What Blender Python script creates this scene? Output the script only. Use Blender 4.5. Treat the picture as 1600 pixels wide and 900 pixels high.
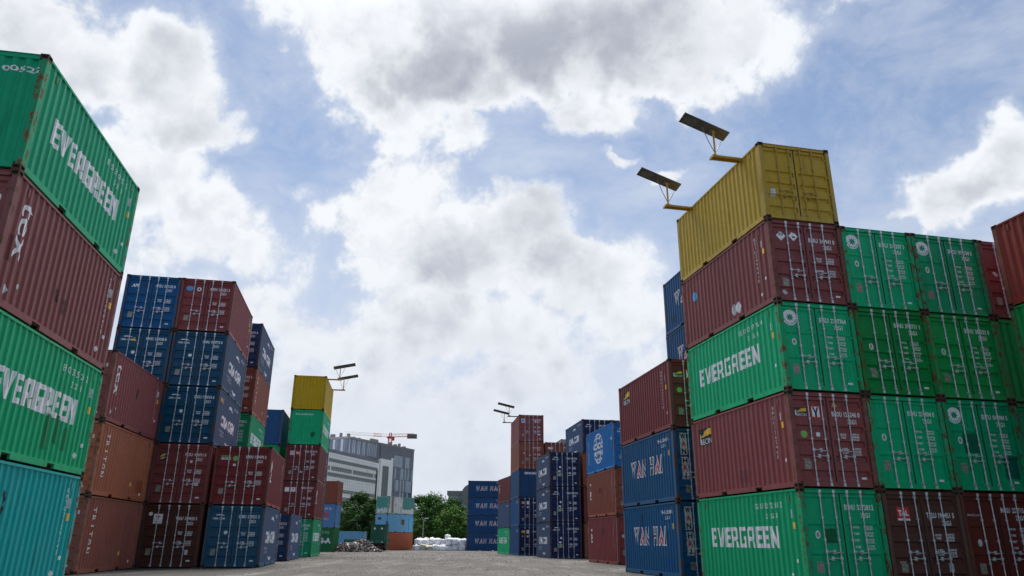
import bpy, bmesh, math, random
from mathutils import Vector, Matrix
R = math.radians
PI = math.pi
random.seed(7)
for o in list(bpy.data.objects): bpy.data.objects.remove(o)
S = bpy.context.scene
COL = S.collection

# ------------------------------------------------------------------ camera
cam = bpy.data.cameras.new('camera'); camo = bpy.data.objects.new('camera', cam); COL.objects.link(camo)
cam.sensor_width = 36; cam.lens = 36 * 1134.5 / 1600
cam.clip_start = .1; cam.clip_end = 9000
camo.matrix_world = Matrix.Translation((0, 0, 1.207)) @ Matrix.Rotation(R(90 + 19.187), 4, 'X') @ Matrix.Rotation(R(.491), 4, 'Z')
S.camera = camo

# ------------------------------------------------------------------ light
SUN_AZ, SUN_EL = -10, 62          # degrees; azimuth from +Y towards +X
sun = bpy.data.lights.new('sun', 'SUN'); sun.energy = 4.6; sun.angle = R(34); sun.color = (1, .95, .88)
suno = bpy.data.objects.new('sun', sun); COL.objects.link(suno)
sd = Vector((math.sin(R(SUN_AZ)) * math.cos(R(SUN_EL)), math.cos(R(SUN_AZ)) * math.cos(R(SUN_EL)), math.sin(R(SUN_EL))))
suno.rotation_euler = (-sd).to_track_quat('-Z', 'Y').to_euler()
S.view_settings.view_transform = 'Standard'; S.view_settings.look = 'None'
S.view_settings.gamma = 1; S.view_settings.use_curve_mapping = False
S.view_settings.exposure = 0.93
S.render.resolution_x = 1024; S.render.resolution_y = 576
S.render.engine = 'CYCLES'

W_ = bpy.data.worlds.new('World'); S.world = W_; W_.use_nodes = True
W_.cycles.sampling_method = 'MANUAL'; W_.cycles.sample_map_resolution = 384

class NT:
    """small node-expression helper"""
    def __init__(s, tree): s.t = tree; s.n = tree.nodes; s.l = tree.links
    def node(s, typ, **kw):
        n = s.n.new(typ)
        for k, v in kw.items(): setattr(n, k, v)
        return n
    def put(s, sock, v):
        if isinstance(v, bpy.types.NodeSocket): s.l.new(v, sock)
        else: sock.default_value = v
    def m(s, op, *a, clamp=False):
        n = s.n.new('ShaderNodeMath'); n.operation = op; n.use_clamp = clamp
        for i, v in enumerate(a): s.put(n.inputs[i], v)
        return n.outputs[0]
    def v(s, op, *a):
        n = s.n.new('ShaderNodeVectorMath'); n.operation = op
        for i, v in enumerate(a):
            if op == 'SCALE' and i == 1: s.put(n.inputs['Scale'], v)
            else: s.put(n.inputs[i], v)
        return n.outputs['Value'] if op in ('DOT_PRODUCT', 'LENGTH') else n.outputs[0]
    def noise(s, vec, scale, detail=4, rough=.5, col=False, dist=0.0):
        n = s.n.new('ShaderNodeTexNoise'); s.put(n.inputs['Vector'], vec)
        n.inputs['Scale'].default_value = scale; n.inputs['Detail'].default_value = detail
        n.inputs['Roughness'].default_value = rough; n.inputs['Distortion'].default_value = dist
        return n.outputs['Color'] if col else n.outputs['Fac']
    def step(s, x, a, b, lo=0.0, hi=1.0, smooth=True):
        n = s.n.new('ShaderNodeMapRange'); n.interpolation_type = 'SMOOTHSTEP' if smooth else 'LINEAR'
        s.put(n.inputs[0], x)
        for i, v in zip((1, 2, 3, 4), (a, b, lo, hi)): s.put(n.inputs[i], v)
        return n.outputs[0]
    def mix(s, f, a, b, blend='MIX'):
        n = s.n.new('ShaderNodeMix'); n.data_type = 'RGBA'; n.blend_type = blend
        s.put(n.inputs[0], f); s.put(n.inputs[6], a); s.put(n.inputs[7], b)
        return n.outputs[2]

def rgb(*c): return (c[0], c[1], c[2], 1.0)

# clouds: (azimuth, elevation, half width, half height, weight) in degrees of the sky
BLOBS = [(1.6,39.1,19.4,5.8,1.50),(-6.1,35.7,11.1,4.1,1.30),(11.6,35.8,11.9,3.4,1.20),(20.6,35.4,6.3,2.8,0.80),(-15.8,38.3,8.5,3.0,0.80),(-9.3,31.7,4.5,2.4,0.80),(-4.1,30.3,3.4,1.9,0.70),(7.4,32.2,5.7,1.7,0.60),(-10.8,29.4,3.9,1.2,0.60),(-8.4,26.9,4.7,2.9,0.80),(-6.0,22.6,9.4,4.2,1.10),(1.6,24.2,3.9,3.0,0.80),(4.3,20.7,6.9,3.5,1.10),(-3.1,16.6,10.2,3.8,1.00),(-10.1,12.9,5.5,3.2,0.75),(7.9,17.1,4.7,3.5,0.80),(-13.0,22.6,4.2,2.4,0.60),(-5.0,9.6,9.9,2.7,0.80),(-0.4,11.7,2.6,2.0,0.90),(3.7,13.2,6.1,3.0,0.70),(-38.3,31.8,7.1,4.2,1.10),(-31.2,31.5,4.8,4.1,1.00),(-27.4,28.9,4.1,2.6,0.80),(-23.5,28.6,2.2,1.1,0.50),(-31.1,24.4,4.6,3.4,1.00),(-25.6,21.4,5.3,3.2,1.00),(-20.8,20.3,2.8,3.3,0.80),(-22.6,16.2,6.7,2.3,0.80),(-17.4,25.5,2.3,1.0,0.45),(-17.1,18.3,1.9,4.3,0.40),(-11.9,9.4,7.7,2.9,0.80),(-15.3,15.0,4.4,2.9,0.70),(35.2,23.0,4.9,2.5,1.10),(38.5,23.9,2.8,2.8,1.10),(31.0,22.4,2.5,1.0,0.70),(9.6,29.1,1.4,0.6,0.60),(12.8,28.1,1.8,0.7,0.60),(28.2,37.2,5.8,0.8,0.40),(10.5,6.5,12,3.2,0.50),(-5.5,6.3,13,3.6,0.65),(-22,10,9,3.5,.6),(9.5,12.5,6,2.2,.5),(-36,18,9,4,.8),
         (-6,60,40,9,1.0),(-60,30,14,8,1.0),(62,28,13,7,1.0),(150,20,22,6,.6),(-50,55,16,7,.8),(55,58,18,6,.8)]
GREYS = [(3.0,40,24,8.5,.62),(-6,36,14,5,.40),(14,37,12,4.5,.42),(-4,20.3,9,3.0,.28),(-2,13.5,10,3,.55),(6,17,6,3,.45),(-24,15.5,9,3.0,.4),(-31,21,8,2.4,.2),(-36,29,6,3,.3),(36,21.5,6,2.4,.45),(-12,8,9,3.5,.6),(8,8,14,4,.6)]
def build_world():
    t = NT(W_.node_tree); t.n.clear()
    tc = t.node('ShaderNodeTexCoord'); d = tc.outputs['Generated']
    sx = t.node('ShaderNodeSeparateXYZ'); t.l.new(d, sx.inputs[0])
    deg = 180 / PI
    az = t.m('MULTIPLY', t.m('ARCTAN2', sx.outputs[0], sx.outputs[1]), deg)
    el = t.m('MULTIPLY', t.m('ARCSINE', sx.outputs[2]), deg)
    cb = t.node('ShaderNodeCombineXYZ'); t.l.new(az, cb.inputs[0]); t.l.new(el, cb.inputs[1])
    w1 = t.v('SCALE', t.v('SUBTRACT', t.noise(d, 6, 2, .5, True), (.5, .5, .5)), 7.0)
    w2 = t.v('SCALE', t.v('SUBTRACT', t.noise(d, 20, 3, .6, True), (.5, .5, .5)), 4.0)
    p = t.v('ADD', t.v('ADD', cb.outputs[0], w1), w2)
    def blobs(L, k):
        field = None
        for a, e, rx, ry, w in L:
            q = t.v('MULTIPLY', t.v('SUBTRACT', p, (a, e, 0)), (1 / (rx * k), 1 / (ry * k), 0))
            g = t.m('MULTIPLY_ADD', t.v('DOT_PRODUCT', q, q), -w, w)
            if field is None: field = t.m('MAXIMUM', g, 0.0); continue
            n = t.n.new('ShaderNodeMath'); n.operation = 'SMOOTH_MAX'; t.put(n.inputs[0], field); t.put(n.inputs[1], g); n.inputs[2].default_value = .22
            field = n.outputs[0]
        return field
    field = blobs(BLOBS, 1.30); grey = blobs(GREYS, 1.25)
    wd = t.v('ADD', d, t.v('SCALE', t.v('SUBTRACT', t.noise(d, 16, 3, .6, True), (.5, .5, .5)), .07))
    up = (-.006, .004, .017)
    def puff(v, det=3.0):
        n = t.n.new('ShaderNodeTexVoronoi'); n.feature = 'F1'; n.normalize = True; t.put(n.inputs['Vector'], v)
        n.inputs['Scale'].default_value = 13; n.inputs['Detail'].default_value = det; n.inputs['Roughness'].default_value = .55; n.inputs['Lacunarity'].default_value = 2.3
        return t.m('SUBTRACT', 1.0, n.outputs['Distance'])
    pf0 = puff(wd); pf1 = puff(t.v('ADD', wd, up), 1.0)
    n1 = t.noise(d, 10, 12, .66)
    dens = t.m('ADD', t.m('ADD', t.m('SUBTRACT', field, .47), t.m('MULTIPLY', t.m('SUBTRACT', n1, .5), 1.5)), t.m('MULTIPLY', t.m('SUBTRACT', pf0, .55), .9))
    alpha = t.step(dens, -.05, .30)
    veil = t.m('MULTIPLY', t.step(t.noise(t.v('MULTIPLY', d, (1, 1, 2.6)), 4.5, 8, .6), .36, .72), .60)
    veil = t.m('MAXIMUM', veil, t.m('MULTIPLY', t.step(dens, -.55, .1), .45))
    relief = t.m('ADD', t.m('MULTIPLY', t.m('SUBTRACT', pf0, pf1), 1.0), t.m('MULTIPLY', t.m('SUBTRACT', n1, .5), .8))
    nl = t.noise(d, 5, 6, .55)
    g2 = t.m('MULTIPLY', t.m('MAXIMUM', grey, 0.0), t.step(dens, .05, .9))
    body = t.m('MULTIPLY', t.step(t.m('ADD', dens, t.m('MULTIPLY', t.m('SUBTRACT', nl, .5), 2.4)), .30, 1.15), .48)
    flat = t.m('SUBTRACT', 1.0, t.m('MULTIPLY', t.m('MINIMUM', grey, 1.0), .75))      # thick cloud seen from below is smooth
    lum = t.m('ADD', t.m('SUBTRACT', t.m('SUBTRACT', 1.0, body), t.m('MULTIPLY', g2, .44)), t.m('MULTIPLY', relief, flat))
    lum = t.m('MINIMUM', t.m('MAXIMUM', lum, .28), 1.06)
    sky = t.node('ShaderNodeTexSky', sky_type='NISHITA', sun_disc=False, sun_elevation=R(SUN_EL), sun_rotation=R(SUN_AZ), altitude=20, air_density=1.0, dust_density=.8, ozone_density=1.0)
    cloud = t.mix(t.step(lum, .26, 1.0, smooth=False), rgb(2.2, 2.36, 2.8), rgb(4.85, 5.0, 5.2))
    # towards the sun both the haze and the cloud scatter far more light than on the far side of the sky
    fwd = t.step(t.v('DOT_PRODUCT', d, tuple(sd)), -.1, .62)
    near = t.step(t.v('DOT_PRODUCT', d, tuple(sd)), .90, 1.0)
    haze = t.m('MULTIPLY', t.step(el, 34, 4), t.m('MULTIPLY_ADD', fwd, .5, .5))
    skyc = t.mix(1.0, sky.outputs[0], t.mix(fwd, rgb(.66, .66, .70), rgb(.50, .56, .61)), 'MULTIPLY')
    skyc = t.mix(t.m('MULTIPLY', haze, .88), skyc, rgb(3.45, 3.75, 4.45))
    skyc = t.mix(t.m('MULTIPLY', t.m('MULTIPLY_ADD', veil, .9, .06), t.m('MULTIPLY_ADD', fwd, .7, .3)), skyc, rgb(3.9, 4.15, 4.6))
    cloud = t.mix(t.m('MULTIPLY', t.step(el, 24, 6), .60), cloud, rgb(3.55, 3.85, 4.4))
    cloud = t.mix(t.m('MULTIPLY', near, .9), cloud, rgb(12, 12, 12))
    cloud = t.mix(fwd, t.mix(1.0, cloud, rgb(.58, .61, .66), 'MULTIPLY'), cloud)
    c = t.mix(alpha, skyc, cloud)
    bg = t.node('ShaderNodeBackground'); t.l.new(c, bg.inputs[0]); bg.inputs[1].default_value = .1
    out = t.node('ShaderNodeOutputWorld'); t.l.new(bg.outputs[0], out.inputs[0])
build_world()

# ------------------------------------------------------------------ materials
MATS = {}
def newmat(name):
    m = bpy.data.materials.new(name); m.use_nodes = True
    t = NT(m.node_tree); b = t.n['Principled BSDF']
    return m, t, b
def plain(name, c, rough=.6, metal=0.0, var=.25, scale=6):
    if name in MATS: return MATS[name]
    m, t, b = newmat(name)
    tc = t.node('ShaderNodeTexCoord'); n = t.noise(tc.outputs['Object'], scale, 5, .6)
    col = t.mix(t.step(n, .3, .7), rgb(*[x * (1 - var) for x in c]), rgb(*[min(1, x * (1 + var * .6)) for x in c]))
    t.l.new(col, b.inputs['Base Color']); b.inputs['Roughness'].default_value = rough; b.inputs['Metallic'].default_value = metal
    MATS[name] = m; return m
def paint(name, c, rust=.35, fade=.16, dirt=.6, rough=.50, bump=.40):
    """weathered container paint: panel fading, vertical run stains, rust spots and bare scratches"""
    if name in MATS: return MATS[name]
    m, t, b = newmat(name)
    tc = t.node('ShaderNodeTexCoord'); oi = t.node('ShaderNodeObjectInfo')
    off = t.v('SCALE', t.v('ADD', oi.outputs['Location'], (3.1, 1.7, 0)), 3.77)
    p = t.v('ADD', tc.outputs['Object'], off)
    low = t.noise(p, .9, 4, .6)
    mid = t.noise(p, 4.5, 6, .65)
    fine = t.noise(p, 28, 4, .6)
    streak = t.noise(t.v('MULTIPLY', p, (9, 9, .55)), 1.3, 5, .65)
    streak2 = t.noise(t.v('MULTIPLY', p, (22, 22, .9)), 1.1, 4, .6)
    g = (c[0] + c[1] + c[2]) / 3
    faded = [x * .72 + (g * 1.5 + .03) * .28 for x in c]
    col = t.mix(t.m('MULTIPLY', t.step(low, .35, .7), fade), rgb(*c), rgb(*faded))
    col = t.mix(t.m('MULTIPLY', t.step(mid, .35, .75), .30), col, rgb(*[x * .62 for x in c]))
    col = t.mix(t.m('MULTIPLY', t.step(streak, .50, .74), dirt), col, rgb(*[x * .45 + .012 for x in c]))
    col = t.mix(t.m('MULTIPLY', t.step(streak2, .60, .80), dirt * .6), col, rgb(*[x * .8 + .06 for x in c]))
    rm = t.m('ADD', t.m('MULTIPLY', mid, .6), t.m('ADD', t.m('MULTIPLY', fine, .25), t.m('MULTIPLY', streak2, .25)))
    rmask = t.step(rm, .74 - .16 * rust, .80 - .16 * rust)
    col = t.mix(t.m('MULTIPLY', rmask, min(1, .5 + rust)), col, t.mix(fine, rgb(.060, .024, .013), rgb(.24, .125, .070)))
    wn = t.node('ShaderNodeTexWhiteNoise'); t.l.new(t.v('SCALE', oi.outputs['Location'], 1.37), wn.inputs['Vector'])
    hs = t.node('ShaderNodeHueSaturation'); t.l.new(col, hs.inputs['Color']); t.l.new(t.step(wn.outputs['Value'], 0, 1, .80, 1.14, smooth=False), hs.inputs['Value']); t.l.new(t.step(t.m('FRACT', t.m('MULTIPLY', wn.outputs['Value'], 7.3)), 0, 1, 1.0, 1.16, smooth=False), hs.inputs['Saturation']); col = hs.outputs[0]
    t.l.new(col, b.inputs['Base Color'])
    t.l.new(t.step(t.m('ADD', rmask, t.m('MULTIPLY', mid, .4)), 0, 1.2, rough, .85), b.inputs['Roughness'])
    b.inputs['Specular IOR Level'].default_value = .28
    bp = t.node('ShaderNodeBump'); bp.inputs['Strength'].default_value = bump; bp.inputs['Distance'].default_value = .02
    t.l.new(t.m('ADD', t.noise(p, 2.2, 3, .5), t.m('MULTIPLY', fine, .12)), bp.inputs['Height']); t.l.new(bp.outputs[0], b.inputs['Normal'])
    MATS[name] = m; return m
# base colour, rust on panels
PAL = {'green': ((0.007, 0.42, 0.180), .25), 'deepgreen': ((0.005, 0.300, 0.069), .3), 'teal': ((0.010, 0.34, 0.165), .35), 'maroon': ((0.206, 0.043, 0.045), .3),
       'mauve': ((0.26, 0.077, 0.076), .3), 'brown': ((0.106, 0.035, 0.027), .3), 'red': ((0.288, 0.048, 0.037), .25), 'brick': ((0.28, 0.095, 0.066), .3),
       'orange': ((0.40, 0.145, 0.085), .3), 'navy': ((0.022, 0.062, 0.156), .2), 'ink': ((0.009, 0.025, 0.086), .2), 'steelblue': ((0.022, 0.106, 0.237), .4),
       'petrol': ((0.008, 0.084, 0.169), .25), 'blue': ((0.014, 0.090, 0.230), .25), 'bright': ((0.009, 0.172, 0.483), .2), 'cyan': ((0.035, 0.44, 0.43), .35), 'yellow': ((0.588, 0.399, 0.047), .15),
       'slate': ((0.044, 0.069, 0.106), .3), 'paleblue': ((0.176, 0.396, 0.572), .5), 'grey': ((0.312, 0.362, 0.350), .3), 'salmon': ((0.52, 0.175, 0.105), .6),
       'olive': ((0.015, 0.163, 0.056), .35), 'skyblue': ((0.125, 0.275, 0.500), .5)}
PAL['seablue'] = ((0.015, 0.069, 0.188), .2); PAL['skylitnavy'] = ((0.068, 0.111, 0.203), .25); SKYLIT = {'ink': 'skylitnavy', 'petrol': 'skylitnavy', 'navy': 'skylitnavy'}  # navy side walls: sky reflection painted in as a paler colour
CVS = {}; PAL['oxblood'] = ((.15, .032, .026), .3)
def P(k): return paint(k + '_paint', PAL[k][0], PAL[k][1])
def PF(k):   # frames and posts carry more rust than panels
    c = PAL[k][0]; return paint(k + '_frame_paint', tuple(x * .85 + .02 for x in c), .4 if k == 'yellow' else 1.2, .5, .7, .65, .35)
RUST = paint('rusty_casting', (.10, .058, .040), 1.0, .5, .5, .75, .4)
DARK = plain('dark_cavity', (.010, .009, .009), .9)
GALV = plain('galvanised_rod', (.60, .62, .65), .40, .25, .35, 9)
SEAL = plain('rubber_seal', (.012, .012, .012), .7)
WOOD = plain('floor_timber', (.10, .06, .035), .8)
WHITE = plain('white_marking', (.82, .83, .84), .6, 0, .12, 8)
OFFW = plain('worn_white_marking', (.55, .56, .57), .65, 0, .3, 12)
REDM = plain('red_marking', (.62, .03, .035), .5, 0, .15)
NAVM = plain('navy_marking', (.012, .022, .09), .5, 0, .15)
BLKM = plain('black_marking', (.015, .015, .017), .5, 0, .1)
YELM = plain('yellow_marking', (.85, .50, .03), .5, 0, .15)
LIMM = plain('lime_marking', (.20, .55, .10), .5, 0, .15)
CYAM = plain('sky_marking', (.05, .40, .75), .5, 0, .15)
GRNM = plain('green_marking', (.01, .27, .14), .5, 0, .15)
PLATE = plain('data_plate_metal', (.30, .29, .24), .5, .3, .4, 20)
ORGM = plain('orange_marking', (.75, .35, .06), .5, 0, .15)

# ------------------------------------------------------------------ object helpers
def link(name, me, mats, parent=None, kind=None, loc=None, smooth=False):
    o = bpy.data.objects.new(name, me); COL.objects.link(o)
    if not isinstance(mats, (list, tuple)): mats = [mats]
    for i, m in enumerate(mats):
        if len(me.materials) <= i: me.materials.append(m)
        o.material_slots[i].link = 'OBJECT'; o.material_slots[i].material = m
    if parent: o.parent = parent
    if kind: o['kind'] = kind
    if loc is not None: o.location = loc
    return o
def root(name, label, cat, loc, rz=0, group=None):
    o = bpy.data.objects.new(name, None); COL.objects.link(o); o.empty_display_size = .3
    o.location = loc; o.rotation_euler = (0, 0, rz); o['label'] = label; o['category'] = cat
    if group: o['group'] = group
    return o
def tag(o, label, cat, group=None, kind=None):
    o['label'] = label; o['category'] = cat
    if group: o['group'] = group
    if kind: o['kind'] = kind
    return o
class MB:
    def __init__(s): s.v = []; s.f = []; s.mi = []
    def quad(s, a, b, c, d, mi=0):
        n = len(s.v); s.v += [a, b, c, d]; s.f.append((n, n + 1, n + 2, n + 3)); s.mi.append(mi)
    def face(s, pts, mi=0):
        n = len(s.v); s.v += list(pts); s.f.append(tuple(range(n, n + len(pts)))); s.mi.append(mi)
    def box(s, x0, x1, y0, y1, z0, z1, mi=0, M=None):
        c = [(x, y, z) for x in (x0, x1) for y in (y0, y1) for z in (z0, z1)]
        if M: c = [tuple(M @ Vector(p)) for p in c]
        n = len(s.v); s.v += c
        for f in ((0, 1, 3, 2), (4, 6, 7, 5), (0, 4, 5, 1), (2, 3, 7, 6), (0, 2, 6, 4), (1, 5, 7, 3)):
            s.f.append(tuple(n + i for i in f)); s.mi.append(mi)
    def tube(s, pts, rs, seg=8, mi=0, caps=True):
        pts = [Vector(p) for p in pts]
        if not isinstance(rs, (list, tuple)): rs = [rs] * len(pts)
        rings = []
        for i, p in enumerate(pts):
            d = (pts[min(i + 1, len(pts) - 1)] - pts[max(i - 1, 0)]).normalized()
            u = d.cross(Vector((0, 0, 1)) if abs(d.z) < .9 else Vector((1, 0, 0))).normalized(); w = d.cross(u)
            n = len(s.v); s.v += [tuple(p + (u * math.cos(2 * PI * k / seg) + w * math.sin(2 * PI * k / seg)) * rs[i]) for k in range(seg)]
            rings.append(n)
        for a, b in zip(rings, rings[1:]):
            for k in range(seg):
                k2 = (k + 1) % seg; s.f.append((a + k, a + k2, b + k2, b + k)); s.mi.append(mi)
        if caps:
            s.f.append(tuple(rings[0] + k for k in reversed(range(seg)))); s.mi.append(mi)
            s.f.append(tuple(rings[-1] + k for k in range(seg))); s.mi.append(mi)
    def mesh(s, name, smooth=False, fixn=True):
        me = bpy.data.meshes.new(name); me.from_pydata(s.v, [], s.f)
        me.polygons.foreach_set('material_index', s.mi)
        if smooth: me.polygons.foreach_set('use_smooth', [True] * len(s.f))
        me.update()
        if fixn:
            bm = bmesh.new(); bm.from_mesh(me); bmesh.ops.recalc_face_normals(bm, faces=bm.faces); bm.to_mesh(me); bm.free()
        return me

# ------------------------------------------------------------------ the container kit (20 ft box)
CW, CL, CH = 2.438, 6.058, 2.596
PITCH = 2.600
HW, HL = CW / 2, CL / 2
POST = .165
# side wall corrugation: depth inwards as a function of s
def corr(n, a, b, depth, flat=.27, slope=.23):
    """list of (s, depth) breakpoints for n trapezoid waves between a and b"""
    p = (b - a) / n; out = [(a, 0.0)]
    for i in range(n):
        s = a + i * p
        out += [(s + p * flat * .5, 0.0), (s + p * (flat * .5 + slope), depth), (s + p * (1 - flat * .5 - slope), depth), (s + p * (1 - flat * .5), 0.0)]
    out.append((b, 0.0)); return out
def interp(bp, s):
    if s <= bp[0][0]: return bp[0][1]
    for (a, da), (b, db) in zip(bp, bp[1:]):
        if s <= b: return da + (db - da) * (s - a) / max(b - a, 1e-9)
    return bp[-1][1]
SIDE = corr(22, POST, CL - POST, .031)
CP = (CL - 2 * POST) / 22
ENDC = corr(9, .13, CW - .13, .045)
DZ0, DZ1 = .17, 2.46                                   # door leaf bottom and top
def door_profile(kind):
    h = DZ1 - DZ0; out = [(DZ0, 0.0), (DZ0 + .07, 0.0)]
    if kind == 'ribbed':
        for z in (.30, .70, 1.10, 1.50, 2.20):
            out += [(z, 0.0), (z + .03, .045), (z + .14, .045), (z + .17, 0.0)]
    else:
        for i, (a, b) in enumerate(((DZ0 + .08, DZ0 + .78), (DZ0 + .86, DZ0 + 1.52), (DZ0 + 1.60, DZ1 - .08))):
            out += [(a, 0.0), (a + .02, .022), (b - .045, .022), (b, -.004)]
    out += [(DZ1 - .05, 0.0), (DZ1, 0.0)]
    return out
DOORP = {k: door_profile(k) for k in ('ribbed', 'panel')}
YS = -HL + .065                                        # door face plane
YB = -HL + .030                                        # blind end plane
KIT = {}
def kit():
    # frame with forklift pockets
    f = MB()
    for sx in (-1, 1):
        for sy in (-1, 1):
            w = .115
            x0, x1 = sorted((sx * (HW - .004), sx * (HW - w))); y0, y1 = sorted((sy * (HL - .004), sy * (HL - .155)))
            f.box(x0, x1, y0, y1, .118, CH - .118, 1)
        x0, x1 = sorted((sx * (HW - .003), sx * (HW - .060)))
        f.box(x0, x1, -HL + .178, HL - .178, CH - .075, CH - .022)                  # top rail
        xb0, xb1 = sorted((sx * (HW - .005), sx * (HW - .055)))
        f.box(xb0, xb1, -HL + .160, HL - .160, .125, .165)                           # bottom rail upper lip
        cuts = [(-HL + .178, -1.22), (-.86, .86), (1.22, HL - .178)]
        for a, b in cuts: f.box(xb0, xb1, a, b, .028, .1248)
    for sy in (-1, 1):
        y0, y1 = sorted((sy * (HL - .022), sy * (HL - .09)))
        f.box(-HW + .162, HW - .162, y0, y1, CH - .125, CH - .040)                    # headers
        f.box(-HW + .162, HW - .162, y0, y1, .040, .165)                             # sills
    KIT['frame'] = f.mesh('container_frame')
    # casting with recessed holes
    bm = bmesh.new(); bmesh.ops.create_cube(bm, size=1)
    for v in bm.verts: v.co = Vector((v.co.x * .162, v.co.y * .178, v.co.z * .118))
    fs = list(bm.faces)
    r = bmesh.ops.inset_individual(bm, faces=fs, thickness=.030)
    r2 = bmesh.ops.extrude_discrete_faces(bm, faces=fs)
    for fc in r2['faces']:
        n = fc.normal.copy()
        for v in fc.verts: v.co -= n * .03
        fc.material_index = 1
    bm.normal_update(); me = bpy.data.meshes.new('corner_casting'); bm.to_mesh(me); bm.free(); KIT['casting'] = me
    # side wall: drawn for the +x side, outward +x
    m = MB(); z0, z1 = .165, CH - .075
    for (a, da), (b, db) in zip(SIDE, SIDE[1:]):
        x0, x1 = HW - .012 - da, HW - .012 - db
        m.quad((x0, -HL + a, z0), (x1, -HL + b, z0), (x1, -HL + b, z1), (x0, -HL + a, z1))
        m.quad((x1 - .004, -HL + b, z0), (x0 - .004, -HL + a, z0), (x0 - .004, -HL + a, z1), (x1 - .004, -HL + b, z1))
    # vent covers near the top corners
    for yy in (-HL + .55, HL - .55): m.box(HW - .02, HW - .006, yy - .035, yy + .035, CH - .33, CH - .16, 1)
    KIT['side_r'] = m.mesh('side_wall_mesh', fixn=False)
    m2 = MB(); m2.v = [(-x, y, z) for x, y, z in m.v]; m2.f = [tuple(reversed(q)) for q in m.f]; m2.mi = m.mi[:]
    KIT['side_l'] = m2.mesh('side_wall_mesh', fixn=False)
    # blind end, outward -y at front
    m = MB(); z0, z1 = .165, CH - .125
    for (a, da), (b, db) in zip(ENDC, ENDC[1:]):
        m.quad((-HW + a, YB + da, z0), (-HW + b, YB + db, z0), (-HW + b, YB + db, z1), (-HW + a, YB + da, z1))
    KIT['blind'] = m.mesh('end_wall_mesh', fixn=False)
    # roof
    m = MB(); rp = corr(26, .17, CL - .17, .02)
    for (a, da), (b, db) in zip(rp, rp[1:]):
        m.quad((-HW + .05, -HL + a, CH - .03 - da), (HW - .05, -HL + a, CH - .03 - da), (HW - .05, -HL + b, CH - .03 - db), (-HW + .05, -HL + b, CH - .03 - db))
    for sy in (-1, 1):
        y0, y1 = sorted((sy * (HL - .01), sy * (HL - .17))); m.box(-HW + .165, HW - .165, y0, y1, CH - .032, CH - .018)
    KIT['roof'] = m.mesh('roof_mesh', fixn=False)
    # underside
    m = MB(); m.box(-HW + .056, HW - .056, -HL + .1, HL - .1, .10, .16)
    for k in range(12):
        y = -HL + .4 + k * .478; m.box(-HW + .058, HW - .058, y, y + .05, .005, .098)
    KIT['floor'] = m.mesh('underframe_mesh')
    # doors
    for kd, bp in DOORP.items():
        for side in (-1, 1):
            m = MB(); x0, x1 = (-HW + .118, -.006) if side < 0 else (.006, HW - .118)
            e = .075
            def col(xa, xb, prof):
                for (a, da), (b, db) in zip(prof, prof[1:]):
                    m.quad((xa, YS + da, a), (xb, YS + da, a), (xb, YS + db, b), (xa, YS + db, b))
            fl = [(DZ0, 0), (DZ1, 0)]
            col(x0, x0 + e, fl); col(x1 - e, x1, fl); col(x0 + e, x1 - e, bp)
            for xx in (x0 + e, x1 - e):
                for (a, da), (b, db) in zip(bp, bp[1:]):
                    if da or db: m.face([(xx, YS, a), (xx, YS + da, a), (xx, YS + db, b), (xx, YS, b)])
            m.box(x0, x1, YS + .05, YS + .054, DZ0, DZ1)
            for xx in (x0, x1): m.quad((xx, YS, DZ0), (xx, YS + .05, DZ0), (xx, YS + .05, DZ1), (xx, YS, DZ1))
            # hinges
            hx = x0 if side < 0 else x1
            for z in (.42, 1.02, 1.62, 2.22): m.box(hx - .05, hx + .05, YS - .028, YS - .001, z - .035, z + .035)
            KIT[('door', kd, side)] = m.mesh('door_mesh')
    m = MB(); m.box(-.0055, .0055, YS - .006, YS + .03, DZ0, DZ1)
    m.box(-HW + .105, HW - .105, YS + .056, YS + .07, DZ0 - .02, DZ1 + .02)
    m.box(-.030, -.0065, YS - .005, YS - .001, DZ0, DZ1); 
    for xx in (-HW + .1165, HW - .1165): m.box(xx - .012, xx + .012, YS - .004, YS + .055, DZ0, DZ1)
    for zz in (DZ0 - .002, DZ1 + .002): m.box(-HW + .12, HW - .12, YS + .001, YS + .055, zz - .006, zz + .006)
    KIT['seal'] = m.mesh('door_seal_mesh')
    # lock rod at x=0 with cams and guides
    m = MB(); yr = YS - .034
    m.tube([(0, yr, .07), (0, yr, CH - .05)], .0165, 8)
    for z in (.10, CH - .085):
        m.box(-.035, .035, yr - .022, yr + .022, z - .045, z + .045)
        zz = z + (.10 if z < 1 else -.10); m.box(-.028, .028, yr - .02, YS - .001, zz - .03, zz + .03)
    for z in (.72, 1.30, 1.85): m.box(-.026, .026, yr - .019, YS - .001, z - .02, z + .02)
    KIT['rod'] = m.mesh('lock_rod_mesh')
    m = MB(); m.tube([(-.01, yr - .018, 0), (-.20, yr - .022, .0), (-.28, yr - .012, -.02), (-.46, yr - .010, -.02)], [.016, .012, .015, .008], 6)
    m.box(-.275, -.205, YS - .030, YS - .001, -.055, .045); m.box(-.05, .03, yr - .024, yr + .01, -.035, .035)
    KIT['handle'] = m.mesh('handle_mesh')
kit()

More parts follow.
